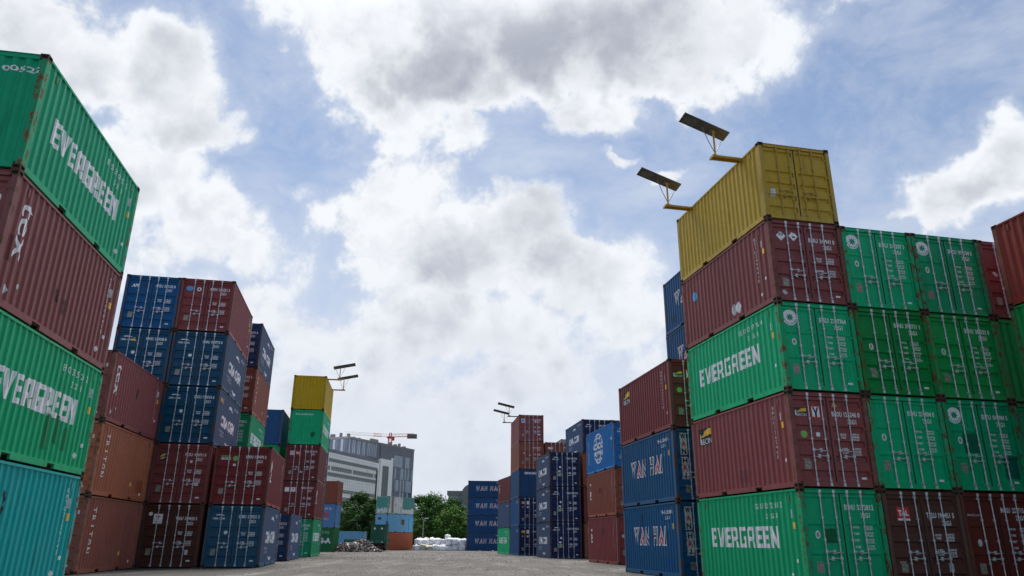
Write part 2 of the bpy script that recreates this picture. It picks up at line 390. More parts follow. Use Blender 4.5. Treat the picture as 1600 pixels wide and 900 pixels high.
# ---------- flat marks that follow the corrugation
TEXTC = {}
def text_polys(s, bold=0.0, shear=0.0):
    key = (s, bold, shear)
    if key in TEXTC: return TEXTC[key]
    c = bpy.data.curves.new('t', 'FONT'); c.body = s; c.size = 1; c.resolution_u = 2; c.offset = bold; c.shear = shear
    c.space_line = .95; c.align_x = 'CENTER' if '\n' in s else 'LEFT'
    o = bpy.data.objects.new('t', c); me = o.to_mesh()
    vs = [(v.co.x, v.co.y) for v in me.vertices]; fs = [tuple(p.vertices) for p in me.polygons]
    o.to_mesh_clear(); bpy.data.objects.remove(o); bpy.data.curves.remove(c)
    x0 = min(v[0] for v in vs); x1 = max(v[0] for v in vs); y0 = min(v[1] for v in vs); y1 = max(v[1] for v in vs)
    vs = [(v[0] - (x0 + x1) / 2, v[1] - (y0 + y1) / 2) for v in vs]
    TEXTC[key] = (vs, fs, x1 - x0, y1 - y0); return TEXTC[key]
EG = {'E': [[(0,0),(.62,0),(.62,.2),(.25,.2),(.25,.4),(.56,.4),(.56,.6),(.25,.6),(.25,.8),(.62,.8),(.62,1),(0,1)]],
      'V': [[(0,1),(.26,1),(.41,.36),(.56,1),(.82,1),(.54,0),(.28,0)]],
      'R': [[(0,0),(.25,0),(.25,1),(.12,1),(0,.88)], [(.25,.82),(.48,.82),(.48,1),(.25,1)], [(.25,.32),(.48,.32),(.48,.52),(.25,.52)], [(.48,.32),(.74,.42),(.74,.92),(.66,1),(.48,1)], [(.46,.318),(.70,.318),(.80,0),(.53,0)]],
      'G': [[(0,0),(.76,0),(.76,.54),(.42,.54),(.42,.38),(.51,.38),(.51,.19),(.25,.19),(.25,.81),(.76,.81),(.76,1),(0,1)]],
      'N': [[(0,0),(.25,0),(.25,.56),(.54,0),(.79,0),(.79,1),(.54,1),(.54,.44),(.25,1),(0,1)]]}
EGW = {'E': .62, 'V': .82, 'R': .80, 'G': .76, 'N': .79}
def eg_polys():
    vs = []; fs = []; x = 0
    for ch in 'EVERGREEN':
        for pl in EG[ch]:
            n = len(vs); vs += [(x + a, b) for a, b in pl]; fs.append(tuple(range(n, n + len(pl))))
        x += EGW[ch] + .10
    x -= .10
    return [(a - x / 2, b - .5) for a, b in vs], fs, x, 1.0
def disc(r, n=20, ry=None, cx=0, cy=0): return [(cx + r * math.cos(2 * PI * k / n), cy + (ry or r) * math.sin(2 * PI * k / n)) for k in range(n)]
def rect(w, h, cx=0, cy=0): return [(cx - w / 2, cy - h / 2), (cx + w / 2, cy - h / 2), (cx + w / 2, cy + h / 2), (cx - w / 2, cy + h / 2)]
def diamond(r): return [(0, -r), (r, 0), (0, r), (-r, 0)]
class Canvas:
    """a painted face of one container; s runs left to right for the reader, t upwards from the base"""
    def __init__(c, parent, kind, flip=False, door=None):
        c.parent = parent; c.kind = kind; c.flip = flip; c.door = door; c.layer = 0
        if kind == 'side': c.bp = SIDE; c.axis = 0
        elif kind == 'blind': c.bp = ENDC; c.axis = 0
        else: c.bp = DOORP[door]; c.axis = 1
        c.breaks = [b[0] for b in c.bp]
    def place(c, s, t, eps):
        if c.kind == 'side':
            d = interp(c.bp, CL - s if c.flip else s)
            if c.flip: return (-(HW - .012 - d + eps), HL - s, t)
            return (HW - .012 - d + eps, -HL + s, t)
        if c.kind == 'blind': return (-HW + s, YB + interp(c.bp, s) - eps, t)
        return (-HW + s, YS + interp(c.bp, t) - eps, t)
    def draw(c, polys, s, t, mat, sx=1, sy=1, rot=0, name='lettering', layer=0, parent=None):
        vs, fs = polys[0], polys[1]
        ca, sa = math.cos(rot), math.sin(rot)
        P2 = []
        for x, y in vs:
            x *= sx; y *= sy; P2.append((s + x * ca - y * sa, t + x * sa + y * ca))
        bm = bmesh.new(); bv = [bm.verts.new((a, b, 0)) for a, b in P2]
        for f in fs:
            try: bm.faces.new([bv[i] for i in f])
            except ValueError: pass
        bm.normal_update(); bmesh.ops.triangulate(bm, faces=[f for f in bm.faces if len(f.verts) > 4])
        lo = min(p[c.axis] for p in P2); hi = max(p[c.axis] for p in P2)
        br = c.breaks if not (c.kind == 'side' and c.flip) else [CL - b for b in c.breaks]
        for b in br:
            if lo < b < hi:
                co = (b, 0, 0) if c.axis == 0 else (0, b, 0); no = (1, 0, 0) if c.axis == 0 else (0, 1, 0)
                bmesh.ops.bisect_plane(bm, geom=bm.verts[:] + bm.edges[:] + bm.faces[:], plane_co=co, plane_no=no, dist=1e-5)
        eps = .0035 + .0018 * layer
        for v in bm.verts: v.co = Vector(c.place(v.co.x, v.co.y, eps))
        bmesh.ops.triangulate(bm, faces=bm.faces[:])
        me = bpy.data.meshes.new(name + '_mesh'); bm.to_mesh(me); bm.free()
        return link(name, me, mat, parent or c.parent)
    def text(c, st, s, t, h, w=None, mat=None, bold=.0, rot=0, shear=0, layer=0, name='lettering', cond=.8, parent=None):
        p = text_polys(st, bold, shear); lines = st.count('\n') + 1
        sy = h / p[3] if lines == 1 else h / p[3]
        sx = (w / p[2]) if w else sy * cond
        return c.draw(p, s, t, mat or WHITE, sx, sy, rot, name, layer, parent)
    def shape(c, pts, s, t, mat, name='sticker', layer=0, rot=0, parent=None):
        return c.draw((pts, [tuple(range(len(pts)))]), s, t, mat, 1, 1, rot, name, layer, parent)

# ---------- decoration recipes (cv: canvas)
def side_number(cv, num, s=5.35, vertical=True, mat=None):
    if vertical:
        cv.text('\n'.join(num), s, 1.55, 1.45, .085, mat or WHITE)
    else:
        cv.text(num, s - .75, 2.26, .13, 1.5, mat or WHITE, bold=.01); cv.text('22G1', s - .55, 2.06, .12, .6, mat or WHITE, bold=.01)
def side_small(cv, rnd):
    cv.shape(rect(.13, .17), 5.62, 1.62 + rnd.uniform(-.1, .1), YELM); cv.shape(rect(.10, .22), 5.55, 1.95, OFFW)
    cv.shape(rect(.09, .09), 5.6, .55 + rnd.uniform(0, .3), WHITE)
    if rnd.random() < .5: cv.shape(diamond(.08), 5.3, .42, WHITE)
def s_evergreen(cv, num, rnd):
    pe = eg_polys(); cv.draw(pe, 2.85, 1.36, WHITE, 3.95 / pe[2], .58)
    chunks = [num[i:i + 2] for i in range(0, len(num), 2)]
    for i, ch in enumerate(chunks): cv.text(ch, POST + (14 + i) * CP, 2.20, .15, .15 if len(ch) > 1 else (.03 if ch == '1' else .07), WHITE, bold=.008)
    for i, ch in enumerate(('2', '2G', '1')): cv.text(ch, POST + (16 + i) * CP, 1.92, .14, .14 if len(ch) > 1 else (.03 if ch == '1' else .07), WHITE, bold=.008)
    side_small(cv, rnd)
def s_tex(cv, num, rnd):
    cv.text('tex', .70, 1.60, .38, 1.2, WHITE, bold=.012, rot=-PI / 2); cv.shape(diamond(.10), .55, .38, OFFW); cv.shape(rect(.09, .09), .95, .55, OFFW)
    side_number(cv, num); side_small(cv, rnd)
def s_triton(cv, num, rnd):
    for i, ch in enumerate('TRITON'): cv.text(ch, .82, 2.12 - i * .27, .26, .05 if ch == 'I' else .19, WHITE, bold=.015, rot=-PI / 2)
    cv.text('\n'.join(num), 5.2, 1.45, 1.3, .06, OFFW); cv.shape(rect(.09, .14), 4.0, .62, YELM); cv.shape(rect(.12, .10), 5.25, .3, WHITE)
def s_plain(cv, num, rnd): side_number(cv, num); side_small(cv, rnd)
def s_blank(cv, num, rnd): pass
def swoosh(cv, s, t, flip=1, k=1.0, mat=None):
    pts = []
    for i in range(9):
        a = R(15 + i * 16); pts.append((.62 * k * math.cos(a), .30 * k * math.sin(a)))
    for i in range(9):
        a = R(143 - i * 16); pts.append((.05 * k + .50 * k * math.cos(a), .10 * k * (math.sin(a)) + .06 * k))
    if flip < 0: pts = [(-x, -y) for x, y in pts]
    cv.shape(pts, s, t, mat or WHITE, name='emblem')
def s_cma(cv, num, rnd):
    swoosh(cv, 3.25, 1.92); swoosh(cv, 3.45, .52, -1)
    cv.text('CMA CGM', 3.0, 1.27, .56, 3.6, WHITE, bold=.045)
    cv.text('the shipping group\nworldwide lines', 1.75, .72, .30, 1.3, OFFW)
    cv.text(num, 4.9, 2.28, .12, 1.2, WHITE)
def s_cosco(cv, num, rnd):
    cx, cy = 2.75, 1.42
    for rx in (1.0, .52):                                     # globe lines
        for part in ((25, 155), (205, 335)):
            pts = [((rx) * math.cos(R(a)), .92 * math.sin(R(a))) for a in range(part[0], part[1] + 1, 13)]
            inner = [((rx - .09) * math.cos(R(a)), .83 * math.sin(R(a))) for a in range(part[0], part[1] + 1, 13)]
            cv.shape(pts + inner[::-1], cx, cy, WHITE, 'emblem')
    cv.shape(rect(1.1, .07), cx, cy + .62, WHITE, 'emblem', 1); cv.shape(rect(1.1, .07), cx, cy - .66, WHITE, 'emblem', 1)
    cv.text('COSCO', cx, cy + .15, .42, 2.05, WHITE, bold=.05, layer=1); cv.text('SHIPPING', cx, cy - .28, .25, 1.95, WHITE, bold=.04, layer=1)
    cv.text('\n'.join(num), .5, 1.35, 1.5, .09, WHITE); cv.shape(diamond(.12), 5.5, 1.7, WHITE)
def s_wanhai(cv, num, rnd):
    x = 1.25
    for ch in 'WAN HAI':
        if ch == ' ': x += .32; continue
        w = {'W': .62, 'I': .24}.get(ch, .50)
        p0 = text_polys(ch, 0, .12); po = text_polys(ch, .055, .12); kx = (w - .10) / p0[2]; ky = .60 / p0[3]
        cv.draw(po, x + w / 2, 1.42, WHITE, kx, ky); cv.draw(p0, x + w / 2, 1.42, REDM if ch == 'A' else NAVM, kx, ky, layer=1)
        x += w + .08
    cv.text(num, 4.95, 2.25, .14, 1.1, WHITE, bold=.01); cv.text('22G1', 5.0, 2.05, .11, .4, WHITE)
    cv.shape(rect(.12, .2), 5.05, 1.75, CYAM); cv.shape(rect(.12, .2), 5.5, 1.75, YELM)
def beacon_logo(cv, s, t, k=1.0):
    cv.shape(rect(.78 * k, .50 * k), s, t, BLKM, 'emblem'); 
    cv.shape([(-.30 * k, -.02 * k), (.36 * k, .04 * k), (.36 * k, .22 * k), (.10 * k, .20 * k)], s, t, YELM, 'emblem', 1)
    cv.text('BEACON', s + .05 * k, t - .14 * k, .17 * k, .60 * k, WHITE, bold=.004, layer=1); cv.text('1', s - .30 * k, t - .05 * k, .30 * k, .07 * k, WHITE, bold=.03, layer=2)
def s_beacon(cv, num, rnd):
    beacon_logo(cv, .95, 1.98, 1.15); side_number(cv, num, 5.2); side_small(cv, rnd)
def s_hazard(cv, num, rnd):
    side_number(cv, num, 5.2); side_small(cv, rnd); cv.shape(disc(.17, 14), .95, 1.75, CYAM); cv.shape(diamond(.2), 3.9, .45, WHITE); cv.shape(diamond(.2), 3.62, .45, OFFW, layer=1)
def s_dongfang(cv, num, rnd):
    cv.text(num, 4.8, 2.2, .13, 1.2, WHITE); cv.shape(rect(.12, .3), 5.3, 2.2, WHITE)
def s_short(cv, num, rnd):                                    # far maroon box with a few letters down the edge
    cv.text('TAI', .75, 1.6, .3, .95, WHITE, bold=.04, rot=-PI / 2); side_number(cv, num)
def s_caps(cv, num, rnd):
    cv.text('CAI', .75, 1.55, .34, 1.0, WHITE, bold=.04, rot=-PI / 2); side_number(cv, num)
def s_ga(cv, num, rnd): cv.text('G-A', 5.0, 1.2, .62, 1.45, WHITE, bold=.06); cv.text('SC 114 2', 5.0, 2.1, .3, .9, OFFW, bold=.02)
def s_al(cv, num, rnd): cv.text('CAL', 4.6, 1.5, .6, 1.5, REDM, bold=.05); cv.text('20 26', 5.1, 2.1, .2, .8, WHITE, bold=.02); cv.text('LINES', 4.8, .95, .2, .8, YELM)
def s_small2(cv, num, rnd): cv.text('\n'.join(num), 4.4, 1.5, 1.3, .12, WHITE, bold=.02)
SIDES = dict(evergreen=s_evergreen, tex=s_tex, triton=s_triton, plain=s_plain, blank=s_blank, cma=s_cma, cosco=s_cosco, wanhai=s_wanhai, beacon=s_beacon,
             hazard=s_hazard, dongfang=s_dongfang, short=s_short, caps=s_caps, ga=s_ga, al=s_al, small2=s_small2)

def star(r, n=8):
    return [((r if k % 2 == 0 else r * .50) * math.cos(PI * k / n + PI / 2), (r if k % 2 == 0 else r * .50) * math.sin(PI * k / n + PI / 2)) for k in range(2 * n)]
def eg_badge(cv, s, t):
    cv.shape(disc(.235, 28), s, t, WHITE, 'emblem'); cv.shape(star(.135), s, t + .01, GRNM, 'emblem', 1)
    for i, ch in enumerate('EVERGREEN'):
        a = R(200 + i * 17.5); cv.text(ch, s + .185 * math.cos(a), t + .185 * math.sin(a), .048, .04, GRNM, bold=.03, rot=a + PI / 2, layer=1)
def door_text(cv, num, style='panel', mat=None, tt=2.12):
    m = mat or WHITE
    a, b = (num + ' 0').split(' ')[:2] if ' ' not in num else num.split(' ', 1)
    cv.text(a, 1.49, tt, .14, .31, m, bold=.026); cv.text(b, 1.96, tt, .14, .50, m, bold=.026); cv.text('22G1', 1.93, tt - .20, .13, .28, m, bold=.026)
    y = tt - .52 if style == 'panel' else tt - .42
    YY = [y - k * .165 for k in range(4)] if style == 'panel' else [1.42, 1.34, 1.03, .93]
    for i, (l, r1) in enumerate((('GROSS', '30,480KGS\n67,200LBS'), ('TARE', ' 2,220KGS\n 4,890LBS'), ('NET', '28,260KGS\n62,310LBS'), ('CUBE', '33.2CU.M\n1,172CU.FT'))):
        cv.text(l, 1.60, YY[i] + .02, .06, .16 if len(l) < 5 else .20, m, bold=.02); cv.text(r1, 1.96, YY[i], .125, .29, m, bold=.02)
def f_common(cv, rnd):
    cv.shape(rect(.20, .27), .42, .62 + rnd.uniform(-.03, .03), PLATE, 'data_plate'); cv.shape(rect(.15, .06), 2.07, .28, WHITE)
def f_eg(cv, num, rnd, badge=True):
    if badge: eg_badge(cv, .40, 2.13)
    cv.shape(disc(.07, 14, .10), .45, 1.42, WHITE); cv.shape(disc(.04, 12, .065), .45, 1.42, PLATE, layer=1)
    door_text(cv, num); f_common(cv, rnd)
def f_egplain(cv, num, rnd): f_eg(cv, num, rnd, False)
def f_bsiu(cv, num, rnd):
    cv.shape(diamond(.16), .42, 2.08, WHITE)
    for k in range(4): cv.shape(rect(.02, .10), .36 + k * .04, 2.13, BLKM, layer=1)
    cv.shape(diamond(.16), .83, 2.10, WHITE); cv.shape(rect(.10, .05), .84, 2.07, BLKM, layer=1)
    cv.shape(disc(.08, 10), .35, .30, OFFW); door_text(cv, num, 'r', tt=2.02); f_common(cv, rnd)
def f_beacon(cv, num, rnd):
    beacon_logo(cv, .37, 2.02, .50); cv.shape(rect(.29, .36), .84, 2.04, REDM, 'emblem'); cv.shape(rect(.23, .28), .84, 2.04, WHITE, 'emblem', 1)
    cv.shape([(-.10, .13), (-.05, .13), (0, .02), (.05, .13), (.10, .13), (.03, -.03), (.03, -.14), (-.03, -.14), (-.03, -.03)], .84, 2.04, NAVM, 'emblem', 2)
    cv.shape([(-.09, 0), (.09, 0), (0, .17)], 1.47, 2.20, YELM); cv.shape(disc(.10, 16), .40, 1.42, LIMM); cv.shape(rect(.11, .11), .83, 1.42, WHITE)
    door_text(cv, num, 'r', tt=2.0); f_common(cv, rnd)
def f_tal(cv, num, rnd):
    cv.shape(rect(.38, .34), .62, 1.98, REDM, 'emblem'); cv.text('TAL', .62, 2.0, .15, .32, WHITE, bold=.05, layer=1); cv.shape(rect(.38, .05), .62, 1.83, WHITE, 'emblem', 1)
    door_text(cv, num, 'r', tt=1.95); f_common(cv, rnd); cv.shape(rect(.14, .22), 1.85, .62, OFFW)
def f_magellan(cv, num, rnd):
    cv.text('MAGELLAN', .43, 1.98, .06, .42, OFFW, bold=.01); cv.shape(disc(.07, 14, .10), .46, 1.25, OFFW); door_text(cv, num); f_common(cv, rnd)
def f_generic(cv, num, rnd):
    cv.shape(disc(.09, 14), .45 + rnd.uniform(-.1, .1), 1.5, OFFW); door_text(cv, num, 'r', tt=2.02); f_common(cv, rnd)
    if rnd.random() < .5: cv.shape(rect(.16, .12), 1.1, 1.3, OFFW)
def f_apl(cv, num, rnd): cv.text('APL', .45, 2.08, .16, .34, WHITE, bold=.05, shear=.2); cv.shape(disc(.09, 14), .85, 2.1, NAVM); door_text(cv, num, 'r'); f_common(cv, rnd)
def f_cma(cv, num, rnd):
    cv.text('CMA CGM', .50, 2.03, .085, .50, WHITE, bold=.03); swoosh(cv, .52, 2.11, 1, .36); cv.shape(disc(.08, 14), .86, 1.45, WHITE); door_text(cv, num, 'r'); f_common(cv, rnd)
def f_cmat(cv, num, rnd): f_cma(cv, num, rnd); cv.shape([(-.1, 0), (.1, 0), (0, .18)], .82, 1.98, YELM)
def f_cmag(cv, num, rnd): f_cma(cv, num, rnd); cv.shape(rect(.26, .18), .80, .86, LIMM); cv.shape(rect(.2, .1), .80, 1.15, WHITE)
def f_oval(cv, num, rnd): cv.shape(disc(.16, 18, .12), .40, 2.10, CYAM); cv.shape(disc(.10, 16), .82, 2.08, WHITE); cv.shape(disc(.05, 12), .82, 2.08, BLKM, layer=1); door_text(cv, num, 'r'); f_common(cv, rnd)
def f_florens(cv, num, rnd):
    cv.shape(rect(.33, .36), .42, 2.0, NAVM, 'emblem'); cv.shape([(-.14, -.03), (.02, 0), (.14, .12), (-.04, .10)], .42, 2.02, YELM, 'emblem', 1); cv.shape([(-.14, -.12), (.02, -.09), (.12, .0), (-.04, -.02)], .42, 2.0, YELM, 'emblem', 1)
    cv.shape(disc(.06, 12), 1.62, 1.82, WHITE); door_text(cv, num, 'r'); f_common(cv, rnd); cv.shape(rect(.16, .12), 1.95, .85, WHITE)
def f_lime(cv, num, rnd): cv.text('CRONOS', .46, 2.02, .12, .42, WHITE, bold=.04); cv.shape(rect(.4, .04), .46, 2.13, LIMM); cv.shape(disc(.11, 16), .88, 2.04, LIMM); cv.shape(rect(.12, .1), .86, 1.75, WHITE); door_text(cv, num, 'r'); f_common(cv, rnd)
def f_triton(cv, num, rnd):
    cv.shape(rect(.36, .40), .62, 1.98, WHITE, 'emblem'); cv.shape([(-.11, .07), (0, .13), (.11, .07), (.03, .03), (.03, -.05), (-.03, -.05), (-.03, .03)], .62, 2.0, REDM, 'emblem', 1); cv.text('TRITON', .62, 1.85, .05, .26, BLKM, layer=1)
    cv.shape(disc(.08, 14), .30, 2.18, WHITE); door_text(cv, num, 'r', tt=2.0); f_common(cv, rnd); cv.shape(rect(.14, .20), 1.95, .62, OFFW)
def f_tal2(cv, num, rnd): cv.shape(rect(.30, .30), .45, 2.0, OFFW); cv.shape(rect(.32, .28), .85, 2.0, REDM, 'emblem'); cv.text('TAL', .85, 2.01, .12, .26, WHITE, bold=.05, layer=1); door_text(cv, num, 'r'); f_common(cv, rnd); cv.shape(rect(.2, .22), 1.2, .7, OFFW)
def f_two(cv, num, rnd): cv.shape(rect(.32, .30), .35, 2.0, WHITE); cv.shape(rect(.32, .30), .78, 2.0, WHITE); cv.text('T', .78, 2.0, .2, .16, REDM, bold=.05, layer=1); door_text(cv, num, 'r'); f_common(cv, rnd)
def f_wanhai(cv, num, rnd):
    for i, ch in enumerate('WAN'): cv.shape(rect(.26, .26), .42, 2.28 - i * .265, OFFW, 'emblem'); cv.text(ch, .42, 2.28 - i * .265, .20, .18, REDM if ch == 'A' else BLKM, bold=.04, layer=1)
    for i, ch in enumerate('HAI'): cv.shape(rect(.26, .26), .44, 1.42 - i * .265, OFFW, 'emblem'); cv.text(ch, .44, 1.42 - i * .265, .20, .18 if ch != 'I' else .05, REDM if ch == 'A' else BLKM, bold=.04, layer=1)
    door_text(cv, num, 'r'); cv.shape(rect(.20, .27), .5, .42, PLATE, 'data_plate')
def f_textop(cv, num, rnd): cv.text('tex', .52, 2.05, .26, .52, WHITE, bold=.05); cv.shape(rect(.2, .12), 1.9, 2.1, OFFW); f_common(cv, rnd)
def f_top(cv, num, rnd): cv.shape(rect(.34, .38), .42, 2.02, WHITE, 'emblem'); cv.shape(rect(.26, .26), .42, 2.02, CYAM, 'emblem', 1); cv.shape(rect(.14, .2), 1.65, 1.95, WHITE); door_text(cv, num, 'r'); f_common(cv, rnd); cv.shape(rect(.25, .12), 2.0, .7, WHITE)
def f_oneblue(cv, num, rnd): cv.shape(rect(.26, .30), 1.12 - .22, 2.1, WHITE); cv.shape(rect(.3, .2), .45, 2.1, YELM); cv.shape(disc(.09, 14), .88, 1.7, WHITE); cv.shape(disc(.06, 12), .4, 1.7, OFFW); door_text(cv, num, 'r'); f_common(cv, rnd); cv.shape(disc(.12, 14), 2.05, 2.2, OFFW)
def f_yellow(cv, num, rnd): cv.shape(rect(.17, .24), .36, .92, OFFW)
def f_haz2(cv, num, rnd): cv.text('F1', .85, 2.1, .3, .3, REDM, bold=.05); cv.shape(diamond(.18), .85, 1.5, WHITE); cv.shape(diamond(.18), .85, 1.05, WHITE); door_text(cv, num, 'r')
def f_blank(cv, num, rnd): pass
# blind ends
def b_none(cv, num, rnd): pass
def b_top(cv, num, rnd): cv.text(num, 1.05, 2.25, .11, 1.3, WHITE, bold=.02)
def b_522(cv, num, rnd): cv.text(num[-5:], 2.0, 2.22, .13, .75, WHITE, bold=.02)
def b_sino(cv, num, rnd): cv.text('SINOKOR', 1.35, 2.22, .22, 1.6, WHITE, bold=.05)
def b_blue(cv, num, rnd): cv.text(num.split(' ')[0], .75, 2.3, .14, .5, WHITE, bold=.02); cv.text(num.split(' ')[1] + ' 0', .9, 2.05, .14, .95, WHITE, bold=.02); cv.text('22G1', .75, 1.82, .1, .4, WHITE); cv.shape(disc(.09, 10), .55, 1.52, CYAM); cv.shape(disc(.09, 10), 1.05, 1.52, YELM)
FR = dict(eg=f_eg, egplain=f_egplain, bsiu=f_bsiu, beacon=f_beacon, tal=f_tal, magellan=f_magellan, generic=f_generic, apl=f_apl, cma=f_cma, cmat=f_cmat, cmag=f_cmag, oval=f_oval,
          florens=f_florens, lime=f_lime, triton=f_triton, tal2=f_tal2, two=f_two, wanhai=f_wanhai, textop=f_textop, top=f_top, oneblue=f_oneblue, yellow=f_yellow, haz2=f_haz2, blank=f_blank,
          b_none=b_none, b_top=b_top, b_522=b_522, b_sino=b_sino, b_blue=b_blue)

def gz(y): return -.005 * max(0, min(y, 320) - 55)
ROOTS = {}
GROUP = 'shipping containers stacked in the yard'
def container(key, loc, rz, hand, color, front, side, num, label, door=None, rods=None, endcolor=None, detail=True, group=GROUP):
    rt = root('shipping_container', label, 'container', loc, rz, group); ROOTS[key] = rt
    rnd = random.Random(key)
    pm, pf = P(color), PF(color)
    ps = P(SKYLIT.get(color, color)); pr = paint(color + '_rail_paint', PAL[color][0], .8, .4, .5)
    blind = front.startswith('b_')
    if door is None: door = 'panel' if color in ('green', 'deepgreen') else 'ribbed'
    link('frame', KIT['frame'], [pr, pf], rt)
    for sx in (-1, 1):
        for sy in (-1, 1):
            for z in (.059, CH - .059): link('corner_casting', KIT['casting'], [RUST, DARK], rt, loc=(sx * (HW - .081), sy * (HL - .089), z))
    sr = link('side_wall', KIT['side_r'], [ps, pf], rt); sl = link('side_wall', KIT['side_l'], [ps, pf], rt)
    link('roof', KIT['roof'], pm, rt); link('underframe', KIT['floor'], WOOD, rt)
    em = P(endcolor) if endcolor else pm
    ew = link('end_wall', KIT['blind'], em if blind else pm, rt)
    holder = rt
    if blind:
        back = None
    else:
        ew.rotation_euler = (0, 0, PI)
    rmat = rods or GALV
    leafs = {}
    for sd_ in (-1, 1):
        d = link('door', KIT[('door', door, sd_)], em if not blind else pm, rt); leafs[sd_] = d
        if detail:
            for k, x in enumerate((-.61, -.20) if sd_ < 0 else (.20, .61)):
                rr = link('lock_rod', KIT['rod'], rmat, d, loc=(x, 0, 0))
                hz = 1.00 if (k == 0) else .84
                hd = link('handle', KIT['handle'], rmat, d, loc=(x, 0, hz)); hd.scale = (-1 if k == 0 else 1, 1, 1)
        if blind: d.rotation_euler = (0, 0, PI)
    sealo = link('door_seal', KIT['seal'], SEAL, rt)
    if blind: sealo.rotation_euler = (0, 0, PI)
    cvs = Canvas(sr if hand == 'L' else sl, 'side', flip=(hand == 'R'))
    if blind: cvf = Canvas(ew, 'blind')
    else: cvf = Canvas(leafs[-1], 'door', door=door)
    class Split:                                              # marks belong to the leaf they are painted on
        pass
    CVS[key] = (cvs, cvf)
    SIDES[side](cvs, num.replace(' ', ''), rnd)
    if blind: FR[front](cvf, num, rnd)
    else:
        od = cvf.draw
        def draw2(polys, s, t, mat, *a, **k):
            if k.get('parent') is None: k['parent'] = leafs[-1] if s < HW else leafs[1]
            a = list(a)
            if len(a) >= 6: a = a[:5]      # drop a positional parent
            return od(polys, s, t, mat, *a, **k)
        cvf.draw = draw2
        cvf.text = lambda st, s, t, h, w=None, mat=None, bold=0, rot=0, shear=0, layer=0, name='lettering', cond=.8, parent=None: (lambda p: draw2(p, s, t, mat or WHITE, (w / p[2]) if w else h / p[3] * cond, h / p[3], rot, name=name, layer=layer))(text_polys(st, bold, shear))
        cvf.shape = lambda pts, s, t, mat, name='sticker', layer=0, rot=0, parent=None: draw2((pts, [tuple(range(len(pts)))]), s, t, mat, 1, 1, rot, name=name, layer=layer)
        FR[front](cvf, num, rnd)
    return rt

def stack(tag_, px, py, yaw, hand, items, col=0.0, gap=.022):
    """px,py: ground point of the near corner between the end face and the visible side; items from the ground up"""
    y = R(yaw); c, s = math.cos(y), math.sin(y)
    rnd = random.Random(tag_)
    cx = (HW if hand == 'R' else -HW) + col * (CW + gap); cy = HL
    for lv, it in enumerate(items):
        jx = rnd.uniform(-.008, .008); jy = rnd.uniform(-.02, .02)
        lx, ly = cx + jx, cy + jy
        X = px + lx * c - ly * s; Y = py + lx * s + ly * c
        zb = gz(py + 3 * c)
        container('%s%d' % (tag_, lv + 1), (X, Y, zb + lv * PITCH), y + R(rnd.uniform(-.08, .08)), hand, *it[:5], **(it[5] if len(it) > 5 else {}))
YR = plain('yellow_rod', (.42, .29, .05), .5, 0, .2)
def D(**k): return k
# ---- right row, doors to the camera
stack('RA', 7.61, 19.81, 11.93, 'R', [
    ('green', 'egplain', 'evergreen', 'EGHU 3272812', 'bright green container with bold white name at ground level, corner of the right row'),
    ('mauve', 'beacon', 'beacon', 'BMOU 126246 0', 'maroon container with black and yellow logo, between two green ones in the yellow-topped right stack'),
    ('green', 'eg', 'evergreen', 'EISU 2207764', 'bright green container with bold white name, third up in the yellow-topped right stack'),
    ('mauve', 'bsiu', 'hazard', 'BSIU 249941 0', 'maroon container with white hazard diamonds directly under the large yellow container'),
    ('yellow', 'yellow', 'blank', 'x', 'mustard yellow container with yellow lock rods on top of the right corner stack', D(rods=YR, door='ribbed'))])
stack('RB', 7.61, 19.81, 11.93, 'R', [
    ('brown', 'tal', 'blank', 'TCLU 190451 5', 'dark brown container with small red square logo at ground level of the right row'),
    ('green', 'egplain', 'blank', 'EGHU 334804 0', 'plain green doors above the dark brown container, silver repair patch between its lock rods'),
    ('deepgreen', 'egplain', 'blank', 'EGHU 390711 1', 'ribbed green doors in the third row, next to the badge-bearing green doors', D(door='ribbed')),
    ('green', 'eg', 'blank', 'EISU 205207 1', 'green container with round white badge, topmost just right of the hazard-diamond maroon container')], col=1)
stack('RC', 7.61, 19.81, 11.93, 'R', [
    ('oxblood', 'magellan', 'blank', 'MAGU 227715 2', 'dark red container with flat panel doors at ground level, lower right of the photo', D(door='panel')),
    ('green', 'eg', 'blank', 'EITU 048984 5', 'green container with round white badge directly above the dark red ground-level container'),
    ('deepgreen', 'egplain', 'blank', 'EGHU 386321 0', 'ribbed green doors in the third row, next to a blind green end', D(door='ribbed')),
    ('green', 'eg', 'blank', 'EMCU 009134 5', 'green container with round white badge, topmost and second to the right of the hazard-diamond container')], col=2)
stack('RD', 7.61, 19.81, 11.93, 'R', [
    ('brown', 'generic', 'blank', 'TCKU 118213 3', 'brown container at ground level at the far right end of the right row'),
    ('green', 'egplain', 'blank', 'EGHU 310277 6', 'green container half cut by the right edge, two levels below the maroon ribbed end'),
    ('deepgreen', 'b_none', 'blank', 'EGHU 320177 6', 'green container showing its corrugated blind end near the right edge'),
    ('maroon', 'generic', 'blank', 'TGHU 118213 3', 'dark maroon container on top, squeezed between green doors and the red corner container')], col=3)
stack('RE', 15.79, 14.41, 11.0, 'R', [
    ('green', 'egplain', 'blank', 'EGHU 310207 6', 'green container at the bottom of the nearest right-hand stack'),
    ('green', 'egplain', 'blank', 'EGHU 310287 6', 'green container second up in the nearest right-hand stack'),
    ('deepgreen', 'egplain', 'blank', 'EGHU 310297 6', 'green container side at the right edge directly under the red corner container'),
    ('red', 'generic', 'blank', 'TGHU 218213 3', 'red container side at the upper right edge, topmost of the nearest right stack')])
